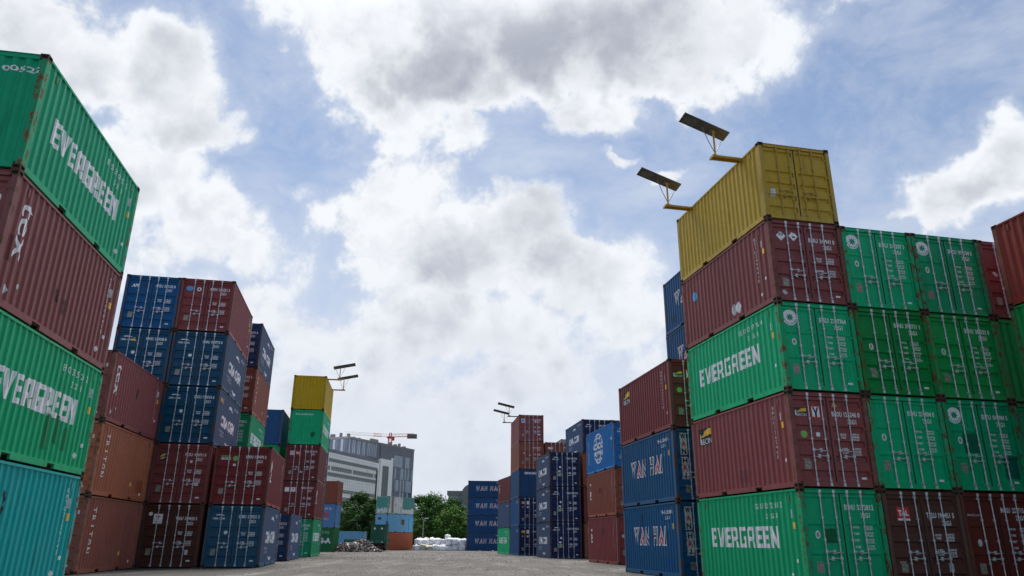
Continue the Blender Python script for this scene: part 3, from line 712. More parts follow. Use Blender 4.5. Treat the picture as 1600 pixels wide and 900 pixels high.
# ---- right, behind
stack('MA', 5.94, 26.9, 9.86, 'R', [
    ('steelblue', 'wanhai', 'wanhai', 'WHLU 018081', 'faded blue ground-level container with outlined letters, left of the bright green one'),
    ('steelblue', 'wanhai', 'wanhai', 'WHLU 026301', 'blue container with outlined white and red letters between a blue one and a maroon one'),
    ('maroon', 'beacon', 'beacon', 'BMOU 147721 8', 'maroon container with small black and yellow logo on top of two blue ones')])
stack('MB', 5.94, 26.9, 9.86, 'R', [
    ('maroon', 'generic', 'blank', 'TGHU 233213 3', 'maroon container at the base of the blue-topped stack behind the yellow-topped stack'),
    ('maroon', 'generic', 'blank', 'TGHU 233243 3', 'maroon container second up in the blue-topped stack behind the yellow-topped stack'),
    ('steelblue', 'generic', 'blank', 'WHLU 233243 3', 'blue container third up in the stack behind the yellow-topped stack'),
    ('blue', 'generic', 'wanhai', 'WHLU 226301', 'blue container peeking out left of the green-white one, just above a maroon roof'),
    ('blue', 'generic', 'wanhai', 'WHLU 226311', 'topmost blue container peeking out left of the hazard-diamond maroon one')], col=1)
stack('MC', 5.92, 42.28, 9.3, 'R', [
    ('maroon', 'generic', 'short', 'TAIU 331251 0', 'maroon container at ground level in the stack topped by the globe logo'),
    ('brick', 'generic', 'caps', 'CAIU 331241 0', 'red-brown container directly under the bright blue globe-logo container'),
    ('bright', 'cma', 'cosco', 'CSLU 1184223', 'bright blue container with white globe logo on its side, topmost of its stack')])
NV = [('ink', 'cmag', 'cma', 'CMAU 08%d173 8' % k, l) for k, l in ((2, 'dark navy container with green door sticker, ground level of the matching navy three'),
      (3, 'dark navy container with green door sticker, middle of the matching navy three'), (4, 'dark navy container with green door sticker, topmost of the matching navy three'))]
stack('MD', 3.0, 57.5, 7.72, 'R', NV)
stack('ME', 5.65, 57.8, 8.45, 'R', [
    ('brick', 'tal2', 'blank', 'TGHU 331213 3', 'brown container at ground level in the gap right of the matching navy three'),
    ('maroon', 'generic', 'blank', 'TGHU 331223 3', 'maroon container second up in the gap right of the matching navy three'),
    ('brick', 'tal2', 'blank', 'TGHU 331233 3', 'brown container with red logo directly under the tall navy container behind'),
    ('ink', 'cma', 'cma', 'CMAU 181173 8', 'dark navy container standing higher than the bright blue globe-logo one behind it')])
stack('MEb', 5.65, 57.8, 8.45, 'R', [
    ('brick', 'generic', 'blank', 'TGHU 341213 3', 'brown container at ground level behind the globe-logo stack'),
    ('maroon', 'generic', 'blank', 'TGHU 341223 3', 'maroon container second up behind the globe-logo stack'),
    ('brick', 'generic', 'blank', 'TGHU 341233 3', 'brown container third up behind the globe-logo stack'),
    ('ink', 'cma', 'blank', 'CMAU 191173 8', 'navy container doors just visible above the roof of the globe-logo container')], col=1)
stack('MF', .80, 71.29, 7.42, 'R', [
    ('blue', 'oneblue', 'dongfang', 'SKHU 233771 2', 'blue container with pale door stickers at ground level of the lamp-bearing middle stack', D(endcolor='ink')),
    ('blue', 'oneblue', 'dongfang', 'SKHU 233781 2', 'blue container with pale door stickers, second up in the lamp-bearing middle stack', D(endcolor='ink')),
    ('blue', 'b_sino', 'blank', 'SKHU 233791 2', 'blue container with a corrugated blind end and white capital letters along its top edge'),
    ('brick', 'generic', 'blank', 'TRHU 233791 2', 'orange-brown container directly under the topmost one of the lamp-bearing middle stack'),
    ('mauve', 'top', 'blank', 'TRHU 233781 2', 'red-brown container carrying two lamps on top of the middle stack')])
stack('MG', .80, 71.29, 7.42, 'R', [
    ('maroon', 'generic', 'blank', 'TRHU 253791 2', 'maroon container at ground level right of the lamp-bearing middle stack'),
    ('maroon', 'generic', 'blank', 'TRHU 253792 2', 'maroon container second up right of the lamp-bearing middle stack'),
    ('brown', 'generic', 'blank', 'TRHU 253793 2', 'brown container third up right of the lamp-bearing middle stack'),
    ('brick', 'textop', 'blank', 'TEXU 253794 2', 'red-brown container with a short white name on its doors, just right of the lamp-bearing stack')], col=1, gap=.16)
stack('MH', 6.05, 88.5, 8.0, 'R', [
    ('slate', 'generic', 'blank', 'TRHU 263791 2', 'dark grey container at the base of the furthest right stack'),
    ('maroon', 'generic', 'blank', 'TRHU 263791 2', 'maroon container second up in the furthest right stack'),
    ('slate', 'generic', 'blank', 'TRHU 263791 2', 'dark grey container third up in the furthest right stack'),
    ('maroon', 'generic', 'blank', 'TRHU 263791 2', 'maroon container fourth up in the furthest right stack'),
    ('grey', 'b_none', 'blank', 'TRHU 263791 2', 'grey container peeking over the red-brown one, topmost of the furthest right stack')])
stack('MI', -.06, 78.6, 12.4, 'R', [
    ('green', 'b_none', 'evergreen', 'EGHU 263791 2', 'green container with white name at ground level left of the lamp-bearing middle stack'),
    ('navy', 'haz2', 'dongfang', 'TRHU 263791 2', 'navy container with white diamonds on its end, between green and maroon ones'),
    ('maroon', 'b_top', 'short', 'TRIU 2637', 'maroon container on top of the navy and green ones left of the lamp-bearing middle stack')])
stack('MJ', -6.6, 117.7, -88.2, 'L', [
    ('seablue', 'generic', 'wanhai', 'WHLU 126311', 'blue container side-on in the distance, ground level of four with red and white letters'),
    ('seablue', 'generic', 'wanhai', 'WHLU 126321', 'distant side-on blue container with red and white letters, second from the ground of four'),
    ('seablue', 'generic', 'wanhai', 'WHLU 126331', 'distant side-on blue container with red and white letters, third from the ground of four'),
    ('seablue', 'generic', 'wanhai', 'WHLU 126341', 'blue container side-on in the distance, topmost of four with red and white letters')])
# ---- left
stack('LA', -9.36, 12.32, 9.95, 'L', [
    ('cyan', 'generic', 'plain', 'KMTU 712934 5', 'turquoise container with a black scrape at ground level, bottom left corner'),
    ('green', 'generic', 'evergreen', 'EMCU 3351262', 'green container with white name directly above the turquoise one', D(door='ribbed')),
    ('mauve', 'generic', 'tex', 'TEXU 260041 0', 'mauve-maroon container with rotated white name between two green ones at the left edge'),
    ('teal', 'b_522', 'evergreen', 'EISU 3900522', 'green container with white name on top of the nearest left stack')])
stack('LB', -14.655, 26.28, 8.75, 'L', [
    ('brick', 'generic', 'triton', 'TRIU 331241 0', 'red-brown patched container at ground level behind the turquoise one'),
    ('orange', 'generic', 'triton', 'TRIU 331242 0', 'orange-brown container with white letters running down, middle of its stack'),
    ('mauve', 'generic', 'tex', 'TEXU 331243 0', 'maroon container with rotated white name directly on top of the orange-brown one')])
stack('LC', -13.415, 33.23, 11.0, 'L', [
    ('brown', 'triton', 'blank', 'TRHU 359420 3', 'dark brown container with white square logo at ground level in the left row'),
    ('maroon', 'florens', 'blank', 'FCIU 456911 0', 'dark maroon container with navy and yellow square logo, second up in the left row'),
    ('petrol', 'cma', 'cma', 'SEGU 170010 6', 'dark blue container with orange mark and white arcs on its side, in the left row'),
    ('petrol', 'cma', 'cma', 'CMAU 090773 8', 'dark blue container with white arcs on its side, directly under the topmost maroon one'),
    ('maroon', 'oval', 'plain', 'BMOU 216251 3', 'maroon container with sky blue oval sticker on top of the dark blue pair')])
stack('LD', -13.415, 33.23, 11.0, 'L', [
    ('maroon', 'generic', 'blank', 'TRHU 369421 3', 'maroon container at the base of the stack topped by the royal blue one'),
    ('maroon', 'generic', 'blank', 'TRHU 369422 3', 'maroon container second up in the stack topped by the royal blue one'),
    ('navy', 'generic', 'blank', 'TRHU 369423 3', 'navy container third up in the stack topped by the royal blue one'),
    ('petrol', 'cmat', 'blank', 'MAGU 210058 8', 'dark blue container with yellow warning triangle directly under the royal blue one'),
    ('blue', 'apl', 'blank', 'APZU 302102 8', 'royal blue container, topmost and furthest left in the left row')], col=-1)
stack('LE', -10.95, 33.99, 10.75, 'L', [
    ('petrol', 'cma', 'cma', 'ECMU 210321 3', 'blue container with round sticker at ground level right of the white-square brown one'),
    ('maroon', 'lime', 'caps', 'BMOU 129470 3', 'maroon container with lime green spot on its doors, on top of the blue ground-level one')])
LEl = 'tall stack behind the maroon and dark blue row'
stack('LF', -14.43, 40.49, 10.8, 'L', [
    ('maroon', 'generic', 'blank', 'TRHU 379421 3', 'maroon container at the base of the tall stack behind the left row'),
    ('maroon', 'generic', 'blank', 'TRHU 379422 3', 'maroon container second up in the tall stack behind the left row'),
    ('green', 'egplain', 'evergreen', 'EGHU 307525 0', 'green container with white name under the brown one, just behind the left row'),
    ('brick', 'generic', 'triton', 'TRHU 307425 0', 'red-brown container with yellow door mark under the slate blue one behind the left row'),
    ('navy', 'generic', 'cma', 'CMAU 384271 8', 'slate blue container with large white name, topmost of the stack behind the left row')])
stack('LG', -12.62, 43.95, 9.5, 'L', [
    ('navy', 'generic', 'cma', 'CMAU 384272 8', 'single dark blue container standing alone on the ground behind the left row')])
stack('LH', -17.07, 54.66, 10, 'L', [
    ('maroon', 'generic', 'blank', 'TRHU 389422 3', 'maroon container at the base of the stack left of the small yellow-topped stack'),
    ('maroon', 'generic', 'blank', 'TRHU 389423 3', 'maroon container second up in the stack left of the small yellow-topped stack'),
    ('green', 'b_none', 'blank', 'EGHU 307535 0', 'green container directly under the blue blind-ended one, mostly hidden'),
    ('blue', 'b_blue', 'blank', 'SKLU 132893', 'blue container with corrugated blind end between the left row and the small yellow one')])
stack('LI', -14.08, 54.74, 8.42, 'L', [
    ('green', 'egplain', 'evergreen', 'EGHU 357535 0', 'green container with flat doors at ground level of the distant yellow-topped stack'),
    ('maroon', 'two', 'caps', 'TRIU 451212 0', 'maroon container with two white square stickers, second up in the distant yellow-topped stack'),
    ('maroon', 'tal2', 'plain', 'TCLU 451213 0', 'maroon container with white and red square stickers, under the distant green one'),
    ('green', 'b_top', 'evergreen', 'EGHU8381813', 'green container with corrugated blind end directly under the small yellow one'),
    ('yellow', 'b_none', 'blank', 'x', 'small-looking distant yellow container carrying two lamps on its right edge')])
stack('LJ', -16.57, 65.2, 8.4, 'L', [
    ('slate', 'generic', 'blank', 'TRHU 399422 3', 'slate container at the base of the stack behind the distant yellow-topped stack'),
    ('slate', 'generic', 'blank', 'TRHU 399422 3', 'slate container second up behind the distant yellow-topped stack'),
    ('slate', 'generic', 'blank', 'TRHU 399422 3', 'slate container third up behind the distant yellow-topped stack'),
    ('slate', 'generic', 'blank', 'TRHU 399422 3', 'slate container showing as a dark sliver right of the distant yellow-topped stack')])
stack('LK', -26.05, 87.4, -90, 'L', [
    ('olive', 'generic', 'ga', 'GATU 399422 3', 'dark green container side with two big white letters and a dash, beside the scrap heap'),
    ('skyblue', 'generic', 'al', 'CALU 399422 3', 'faded blue container side with red letters between brown and green ones'),
    ('brick', 'generic', 'small2', 'TCLU 9422', 'red-brown container side on top of the faded blue and green ones')])

# ---- repaint patches, scrapes and odd stickers that belong to single boxes
def patch(key, face, s, t, w, h, c, ragged=0.0, name='repair_patch'):
    cv = CVS[key][0 if face == 'side' else 1]; rnd = random.Random(key + str(s))
    n = 6; pts = []
    for (ax, ay, bx, by) in ((-1, -1, 1, -1), (1, -1, 1, 1), (1, 1, -1, 1), (-1, 1, -1, -1)):
        for i in range(n):
            u = i / n; pts.append(((ax + (bx - ax) * u) * w / 2 + rnd.uniform(-1, 1) * ragged, (ay + (by - ay) * u) * h / 2 + rnd.uniform(-1, 1) * ragged))
    nm = 'patch_%.3f_%.3f_%.3f' % c
    cv.shape(pts, s, t, paint(nm, c, .3, .3, .4), name=name)
for a in (('LA2', 'side', 3.55, .75, .32, .75, (.005, .24, .08)), ('LA2', 'side', 4.05, .85, .30, .60, (.005, .24, .08)), ('LA2', 'side', 4.5, .70, .26, .5, (.005, .26, .09)),
          ('LB1', 'side', 3.0, 1.55, 1.1, 1.1, (.27, .085, .062)), ('LB1', 'side', 4.6, 1.2, .9, 1.9, (.26, .080, .062)), ('LB1', 'side', 1.9, .8, .6, .7, (.27, .09, .07)),
          ('LA3', 'side', .35, 1.15, .22, .5, (.16, .03, .025)), ('LB2', 'side', 5.1, .6, .8, .5, (.30, .085, .04)), ('RA1', 'front', .82, 1.40, .34, .36, (.003, .13, .05)),
          ('RC2', 'front', 2.02, .7, .5, .66, (.003, .14, .09)), ('RC2', 'front', .80, 1.35, .5, .55, (.003, .16, .09)), ('MA1', 'side', 5.1, .45, .5, .30, (.012, .09, .30)), ('MA1', 'side', 2.3, 2.0, .35, .5, (.014, .06, .14)),
          ('MB5', 'side', 1.0, .6, .5, .3, (.012, .05, .14)), ('LC3', 'side', 5.0, .5, .6, .5, (.03, .06, .12)), ('RA2', 'side', 3.3, .5, .5, .35, (.19, .06, .066)), ('MC1', 'side', 3.2, 1.8, .7, .35, (.12, .03, .03)), ('MC2', 'side', 3.0, 1.5, .6, .3, (.15, .04, .035))):
    patch(*a, ragged=.015)
patch('RB2', 'front', 1.13, .70, .13, .42, (.42, .44, .45), .02)
patch('LA1', 'side', 2.35, 1.75, .16, .55, (.02, .03, .03), .07, 'scrape_mark'); patch('LA1', 'side', 1.2, .45, .7, .04, (.03, .06, .06), .02, 'scrape_mark'); patch('LA1', 'side', 1.4, .75, .9, .03, (.03, .06, .06), .02, 'scrape_mark')
patch('LA3', 'side', 2.6, .95, .16, .3, (.05, .02, .025), .05, 'scrape_mark'); patch('LA3', 'side', 3.1, .8, .18, .26, (.06, .02, .03), .05, 'scrape_mark'); patch('LB3', 'side', 3.0, 1.5, .3, .4, (.10, .035, .035), .06, 'scrape_mark')
patch('LI4', 'front', 1.75, .75, .3, .35, (.004, .12, .04), .05, 'scrape_mark')
CVS['LC3'][0].text('evo', .95, 2.15, .22, .8, ORGM, bold=.03)
# ---- old site containers in the background
def site_stack():
    px, py, yaw = -18.5, 114.8, -33.4
    before = set(ROOTS)
    stack('V', px, py, yaw, 'L', [
        ('salmon', 'b_none', 'blank', 'x', 'orange-red rusty container with dark soot along its base under the site cabins', D(endcolor='paleblue')),
        ('paleblue', 'b_none', 'blank', 'x', 'light blue site cabin with a door and barred window between rusty containers'),
        ('patched', 'b_none', 'blank', 'x', 'patchy green, white and rust container on top of the light blue site cabin')])
    cab = ROOTS['V2']
    dk = plain('cabin_window_dark', (.02, .025, .03), .2)
    bl = plain('cabin_door_blue', (.10, .42, .68), .5)
    gr = plain('cabin_frame_grey', (.42, .42, .42), .6)
    f = MB(); f.box(HW - .02, HW + .015, .15, .95, .95, 1.95); w = link('window', f.mesh('window_mesh'), gr, cab)
    f = MB(); f.box(HW + .016, HW + .022, .22, .50, 1.02, 1.88); f.box(HW + .016, HW + .022, .58, .88, 1.02, 1.88); link('pane', f.mesh('pane_mesh'), dk, w)
    f = MB(); f.box(HW - .02, HW + .02, 1.95, 2.78, .18, 2.25); d = link('door', f.mesh('cabin_door_mesh'), bl, cab)
    f = MB(); f.box(HW + .021, HW + .04, 2.05, 2.12, 1.1, 1.25); link('handle', f.mesh('cabin_handle_mesh'), GALV, d)
    f = MB(); f.box(-.75, .05, -HL - .005, -HL + .03, 1.7, 2.2); w2 = link('window', f.mesh('window_mesh'), gr, cab)
    f = MB(); f.box(-.70, 0, -HL - .012, -HL - .006, 1.75, 2.15); link('pane', f.mesh('pane_mesh'), dk, w2)
PAL['patched'] = ((.30, .45, .40), .8)
def patched():
    m, t, b = newmat('patched_paint')
    tc = t.node('ShaderNodeTexCoord'); p = tc.outputs['Object']
    sx = t.node('ShaderNodeSeparateXYZ'); t.l.new(p, sx.inputs[0])
    y = sx.outputs[1]; z = sx.outputs[2]; x = sx.outputs[0]
    n = t.noise(p, 3, 5, .6)
    yy = t.m('ADD', y, t.m('MULTIPLY', t.m('SUBTRACT', n, .5), .5))
    band = t.m('MULTIPLY', t.m('GREATER_THAN', yy, -2.6), t.m('LESS_THAN', yy, .3))
    low = t.step(t.m('ADD', z, t.m('MULTIPLY', t.m('SUBTRACT', n, .5), 1.6)), .75, .85)
    g = rgb(.08, .30, .25); w = rgb(.68, .68, .64)
    c = t.mix(band, g, w); c = t.mix(t.m('SUBTRACT', 1.0, low), c, rgb(.62, .66, .62))
    rb = t.m('MULTIPLY', t.m('GREATER_THAN', yy, -2.2), t.m('LESS_THAN', yy, -1.75)); c = t.mix(t.m('MULTIPLY', rb, .85), c, rgb(.22, .09, .06))
    n2 = t.noise(t.v('MULTIPLY', p, (2, 2, .5)), 3.5, 6, .7)
    c = t.mix(t.step(n2, .56, .62), c, rgb(.16, .07, .035))
    t.l.new(c, b.inputs['Base Color']); b.inputs['Roughness'].default_value = .8
    MATS['patched_paint'] = m
patched()
site_stack()
stack('W', -27.0, 110.0, -92, 'L', [('paleblue', 'b_none', 'blank', 'x', 'long light blue container on the ground behind the scrap heap')])

# ------------------------------------------------------------------ ground
def ground():
    m, t, b = newmat('gravelly_asphalt')
    tc = t.node('ShaderNodeTexCoord'); p = tc.outputs['Object']
    big = t.noise(p, .06, 6, .6); mid = t.noise(p, .45, 7, .65, dist=.4); fine = t.noise(p, 9, 6, .75); tiny = t.noise(p, 60, 3, .7)
    tr = t.noise(t.v('MULTIPLY', p, (.9, .16, 1)), 1.0, 6, .65)
    c = t.mix(t.step(big, .35, .65), rgb(.048, .047, .047), rgb(.090, .088, .086))
    c = t.mix(t.m('MULTIPLY', t.step(mid, .38, .66), .75), c, rgb(.050, .047, .044))
    c = t.mix(t.m('MULTIPLY', t.step(tr, .50, .70), .6), c, rgb(.150, .147, .140))
    c = t.mix(t.m('MULTIPLY', t.step(fine, .50, .70), .42), c, rgb(.033, .031, .030))
    c = t.mix(t.m('MULTIPLY', t.step(tiny, .58, .70), .35), c, rgb(.30, .285, .26))
    tk = t.noise(t.v('MULTIPLY', p, (2.4, .05, 1)), 1.0, 4, .6); c = t.mix(t.m('MULTIPLY', t.step(tk, .54, .66), .55), c, rgb(.040, .039, .038))
    st = t.noise(t.v('ADD', p, (31, 7, 0)), .33, 5, .7); c = t.mix(t.m('MULTIPLY', t.step(st, .62, .68), .6), c, rgb(.030, .029, .029))
    t.l.new(c, b.inputs['Base Color']); b.inputs['Roughness'].default_value = .93; b.inputs['Specular IOR Level'].default_value = .2
    bp = t.node('ShaderNodeBump'); bp.inputs['Strength'].default_value = .7; bp.inputs['Distance'].default_value = .04
    t.l.new(t.m('ADD', t.m('MULTIPLY', mid, 1.5), t.m('ADD', fine, t.m('MULTIPLY', tiny, .4))), bp.inputs['Height']); t.l.new(bp.outputs[0], b.inputs['Normal'])
    g = MB(); ys = [-400, 55, 80, 120, 135]
    for a, b2 in zip(ys, ys[1:]): g.quad((-600, a, gz(a)), (600, a, gz(a)), (600, b2, gz(b2)), (-600, b2, gz(b2)))
    link('ground', g.mesh('ground_mesh', fixn=False), m, kind='structure')
    # rough grass beyond the yard up to the horizon
    m2, t2, b2 = newmat('rough_grass')
    tc = t2.node('ShaderNodeTexCoord'); n = t2.noise(tc.outputs['Object'], .4, 6, .7)
    t2.l.new(t2.mix(n, rgb(.03, .045, .018), rgb(.085, .09, .05)), b2.inputs['Base Color']); b2.inputs['Roughness'].default_value = .95
    g = MB()
    for a, bb in ((135, 320), (320, 6000)): g.quad((-6000, a, gz(a)), (6000, a, gz(a)), (6000, bb, gz(bb)), (-6000, bb, gz(bb)))
    g.quad((-6000, -6000, 0), (6000, -6000, 0), (6000, -400, 0), (-6000, -400, 0))
    g.quad((-6000, -400, 0), (-600, -400, 0), (-600, 135, gz(135)), (-6000, 135, gz(135))); g.quad((600, -400, 0), (6000, -400, 0), (6000, 135, gz(135)), (600, 135, gz(135)))
    link('terrain', g.mesh('terrain_mesh', fixn=False), m2, kind='structure')
    # loose stones
    rnd = random.Random(3); g = MB()
    for _ in range(5200):
        y = 20 + 85 * rnd.random() ** 1.7; x = rnd.uniform(-.42, .2) * y if rnd.random() < .8 else rnd.uniform(-22, 9)
        r = rnd.uniform(.012, .035) * (1 + (y > 45) * .6); z = gz(y)
        k = rnd.uniform(0, 6); pts = [(x + r * math.cos(k + i * 2.09), y + r * math.sin(k + i * 2.09), z) for i in range(3)]; top = (x + rnd.uniform(-.3, .3) * r, y, z + r * rnd.uniform(.6, 1.1))
        for i in range(3): g.face([pts[i], pts[(i + 1) % 3], top])
    o = link('loose_gravel', g.mesh('gravel_mesh', fixn=False), plain('stone', (.16, .15, .14), .9, 0, .5, 3), kind='stuff')
    tag(o, 'loose grey stones scattered over the yard surface', 'gravel')
ground()

# ------------------------------------------------------------------ solar lamps
def solar_lamp(host, outward, along, label, s_tilt=.22, yellow=True, yaw_extra=0.0):
    """outward -1/+1: which long side of the host it hangs from; along: metres from the near end"""
    h = host; zt = PITCH
    M = Matrix.Translation(h.location) @ Matrix.Rotation(h.rotation_euler.z, 4, 'Z')
    base = M @ Vector((outward * HW, -HL + along, CH - .085))
    rt = root('solar_street_lamp', label, 'street lamp', base, h.rotation_euler.z, 'solar lamps on the stack tops')
    ym = plain('lamp_arm_yellow', (.50, .30, .03), .5, 0, .25) if yellow else plain('lamp_arm_brown', (.10, .05, .04), .6, 0, .25)
    dm = plain('lamp_metal', (.14, .15, .16), .45, .5, .2); pm = plain('lamp_head_grey', (.075, .08, .09), .5, .2, .2)
    o = outward; m = MB(); L = .98
    xs = sorted((o * .005, o * L))
    m.box(xs[0], xs[1], -.13, -.07, -.03, .03); m.box(xs[0], xs[1], .07, .13, -.03, .03); m.box(xs[0], xs[1], -.0695, .0695, .02, .028)
    e = sorted((o * L, o * (L + .05))); m.box(e[0], e[1], -.14, .14, -.04, .04)
    e = sorted((o * (L - .25), o * (L - .02))); m.box(e[0], e[1], -.05, .05, .0285, .085)
    link('arm', m.mesh('arm_mesh'), ym, rt)
    xp = o * .88
    m = MB(); m.tube([(xp, 0, .03), (xp, 0, .98)], .032, 10); m.tube([(xp, 0, .03), (xp, 0, .12)], .05, 10)
    link('post', m.mesh('post_mesh'), ym if yellow else dm, rt)
    ct = Vector((xp + o * .30, 0, 1.02 + .30 * s_tilt))
    ca = R(90)
    e1 = Vector((o, 0, s_tilt)); e1.normalize()
    if yaw_extra: e1 = Matrix.Rotation(yaw_extra, 3, 'Z') @ e1
    e2 = Vector((0, 1, -.42)); e2 = (e2 - e1 * e2.dot(e1)).normalized(); e3 = e1.cross(e2)
    if e3.z < 0: e3 = -e3
    MM = Matrix((( e1.x, e2.x, e3.x, ct.x), (e1.y, e2.y, e3.y, ct.y), (e1.z, e2.z, e3.z, ct.z), (0, 0, 0, 1)))
    m = MB(); m.box(-.84, .84, -.19, .19, -.022, .016, M=MM)
    head = link('lamp_head', m.mesh('head_mesh'), pm, rt)
    m = MB(); m.box(-.81, .81, -.17, .17, .0165, .022, M=MM); link('solar_panel', m.mesh('panel_mesh'), plain('solar_cells', (.012, .018, .05), .15), head)
    m = MB(); m.box(.30, .76, -.13, .13, -.030, -.0225, M=MM); link('light_panel', m.mesh('led_mesh'), plain('led_lens', (.11, .11, .11), .3), head)
    m = MB(); m.box(-.45, -.20, -.06, .06, -.05, -.0225, M=MM); link('bracket', m.mesh('bracket_mesh'), dm, head)
    for k in (-.72, .10):
        a = Vector((xp, 0, .16)); b = MM @ Vector((k, 0, -.02)); mid = (a + b) / 2 + Vector((0, 0, -.06))
        m = MB(); m.tube([a, mid, b], .012, 6); link('strut', m.mesh('strut_mesh'), dm, rt)
solar_lamp(ROOTS['RA5'], -1, 1.09, 'solar lamp on a yellow arm, nearer one beside the doors of the large yellow container', .26, yaw_extra=R(6))
solar_lamp(ROOTS['RA5'], -1, 4.82, 'solar lamp on a yellow arm near the far end of the large yellow container', .26, yaw_extra=R(6))
solar_lamp(ROOTS['LI5'], 1, .8, 'upper of the two solar lamps jutting right from the distant yellow container')
solar_lamp(ROOTS['LI5'], 1, 5.0, 'lower of the two solar lamps jutting right from the distant yellow container')
solar_lamp(ROOTS['MF5'], -1, .8, 'dark solar lamp jutting left near the doors of the topmost red-brown container in the middle', yellow=False)
solar_lamp(ROOTS['MF5'], -1, 4.8, 'dark solar lamp jutting left at the far end of the topmost middle red-brown container', yellow=False)

# ------------------------------------------------------------------ background building
def office():
    white = plain('white_cladding', (.88, .86, .88), .5, 0, .06, .3); louv = plain('grey_louvre', (.16, .175, .18), .6, 0, .1, .5)
    dk = plain('dark_cladding', (.15, .16, .20), .55, 0, .12, .3); g1 = plain('blue_glass', (.10, .14, .20), .15, 0, .2, .3); g2 = plain('pale_fin', (.36, .42, .50), .4, 0, .1, .3)
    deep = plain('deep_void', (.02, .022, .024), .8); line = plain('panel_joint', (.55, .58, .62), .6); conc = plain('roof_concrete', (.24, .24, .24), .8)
    rt = root('office_building', 'large white and grey building with striped louvres under construction behind the trees', 'building', (-54.6, 222, gz(222)))
    O = Vector((-54.6, 222, 0)); g = gz(222)
    class Wall:
        def __init__(s, A, dx, dy):
            s.A = Vector((A[0], A[1], 0)) - O; s.A.z = 0; s.u = Vector((dx, dy, 0)).normalized(); s.n = Vector((s.u.y, -s.u.x, 0))
        def slab(s, mb, s0, s1, z0, z1, out=0.0, th=.3):
            a = s.A + s.u * s0; b = s.A + s.u * s1; o1 = s.n * out; o0 = s.n * (out - th)
            c = [a + o1, b + o1, b + o0, a + o0]; n = len(mb.v)
            mb.v += [(p.x, p.y, z0 - g) for p in c] + [(p.x, p.y, z1 - g) for p in c]
            for f in ((0, 1, 5, 4), (1, 2, 6, 5), (2, 3, 7, 6), (3, 0, 4, 7), (4, 5, 6, 7), (3, 2, 1, 0)): mb.f.append(tuple(n + i for i in f)); mb.mi.append(0)
    pod = Wall((-54.6, 222), .27, .963); Lp = 35.0
    m = MB(); pod.slab(m, 0, Lp, g, 25.9, 0, 40); link('podium', m.mesh('podium_mesh'), white, rt)
    for k, (z0, z1, segs) in enumerate(((23.3, 24.3, ((.8, 41.8),)), (20.8, 22.0, ((.6, 2), (3, 19), (20.2, 38), (39.2, 41.6))), (19.0, 20.1, ((.6, 41.8),)), (14.6, 15.6, ((.8, 41.8),)), (11.7, 13.4, ((.8, 20), (21, 41.8))), (7.5, 8.8, ((.8, 41.8),)))):
        m = MB()
        for a, b in segs: pod.slab(m, a * .814, b * .814, z0, z1, .06, .3)
        link('louvre_band', m.mesh('band_mesh'), louv, rt)
    m = MB()
    for k in range(1, 29): pod.slab(m, k * 1.2, k * 1.2 + .05, 4, 25.9, .09, .05)
    for k in range(22): pod.slab(m, 0, Lp, 4.2 + k, 4.26 + k, .085, .04)
    link('panel_joints', m.mesh('joint_mesh'), line, rt)
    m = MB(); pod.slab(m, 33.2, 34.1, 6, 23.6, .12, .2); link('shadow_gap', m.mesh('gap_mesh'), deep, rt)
    m = MB(); pod.slab(m, .2, Lp - .2, 25.9, 27.0, -.1, .15); link('deck_parapet', m.mesh('parapet_mesh'), dk, rt)
    up = Wall((-54.9, 249), .43, .90); lf = Wall((-54.9 - .90 * 26, 249 + .43 * 26), .90, -.43)
    m = MB(); up.slab(m, 0, 18.6, 28.3, 33.6, 0, 26); link('upper_storey', m.mesh('upper_mesh'), dk, rt)
    m = MB(); up.slab(m, 0, 41, 33.62, 34.2, .15, 26.5); link('roof', m.mesh('roof_slab_mesh'), conc, rt)
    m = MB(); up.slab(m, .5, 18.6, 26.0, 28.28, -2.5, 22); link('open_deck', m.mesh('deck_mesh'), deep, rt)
    m = MB()
    rnd = random.Random(5)
    for k in range(17):
        if k % 3 != 1 or k > 12: up.slab(m, .5 + k * .95, .5 + k * .95 + .42, 28.9, 33.3, .12, .1)
        if len(m.v): link('fin', m.mesh('fin_mesh'), g2, rt); m = MB()
    for k in range(12):
        if k % 2: lf.slab(m, 26 - 1.2 - k * 1.7, 26 - 1.2 - k * 1.7 + .8, 28.9, 33.3, .12, .1)
        if len(m.v): link('fin', m.mesh('fin_mesh'), g2, rt); m = MB()
    m = MB()
    for k in (1, 4, 7, 10): up.slab(m, .4 + k * .95, 1.3 + k * .95, 28.9, 33.3, .08, .1)
    for k in range(0, 12, 2): lf.slab(m, 26 - 1.3 - k * 1.7, 26 - .2 - k * 1.7, 28.9, 33.3, .08, .1)
    link('glazing', m.mesh('glazing_mesh'), g1, rt)
    m = MB(); up.slab(m, 18.6, 25.4, g, 28.6, .6, 20); link('stair_core', m.mesh('core_mesh'), white, rt)
    m = MB(); up.slab(m, 20.0, 23.6, g, 26.2, .75, .3); link('core_panel', m.mesh('core_panel_mesh'), louv, rt)
    m = MB(); up.slab(m, 18.6, 25.4, 28.62, 33.6, .3, 20); link('core_band', m.mesh('core_band_mesh'), dk, rt)
    m = MB(); up.slab(m, 25.4, 40.6, g, 33.6, .2, 26); link('tower', m.mesh('tower_mesh'), dk, rt)
    for row in range(6):
        z1 = 30.6 - row * 4.3; m = MB(); m2 = MB()
        for k in range(14):
            a = 27.1 + k * .95
            (up.slab(m, a, a + .82, z1 - 4.1, z1, .32, .1) if rnd.random() < .55 else up.slab(m2, a, a + .82, z1 - 4.1, z1, .36, .1))
        link('glazing', m.mesh('tower_glass_mesh'), g1, rt); link('fins', m2.mesh('tower_fin_mesh'), g2, rt)
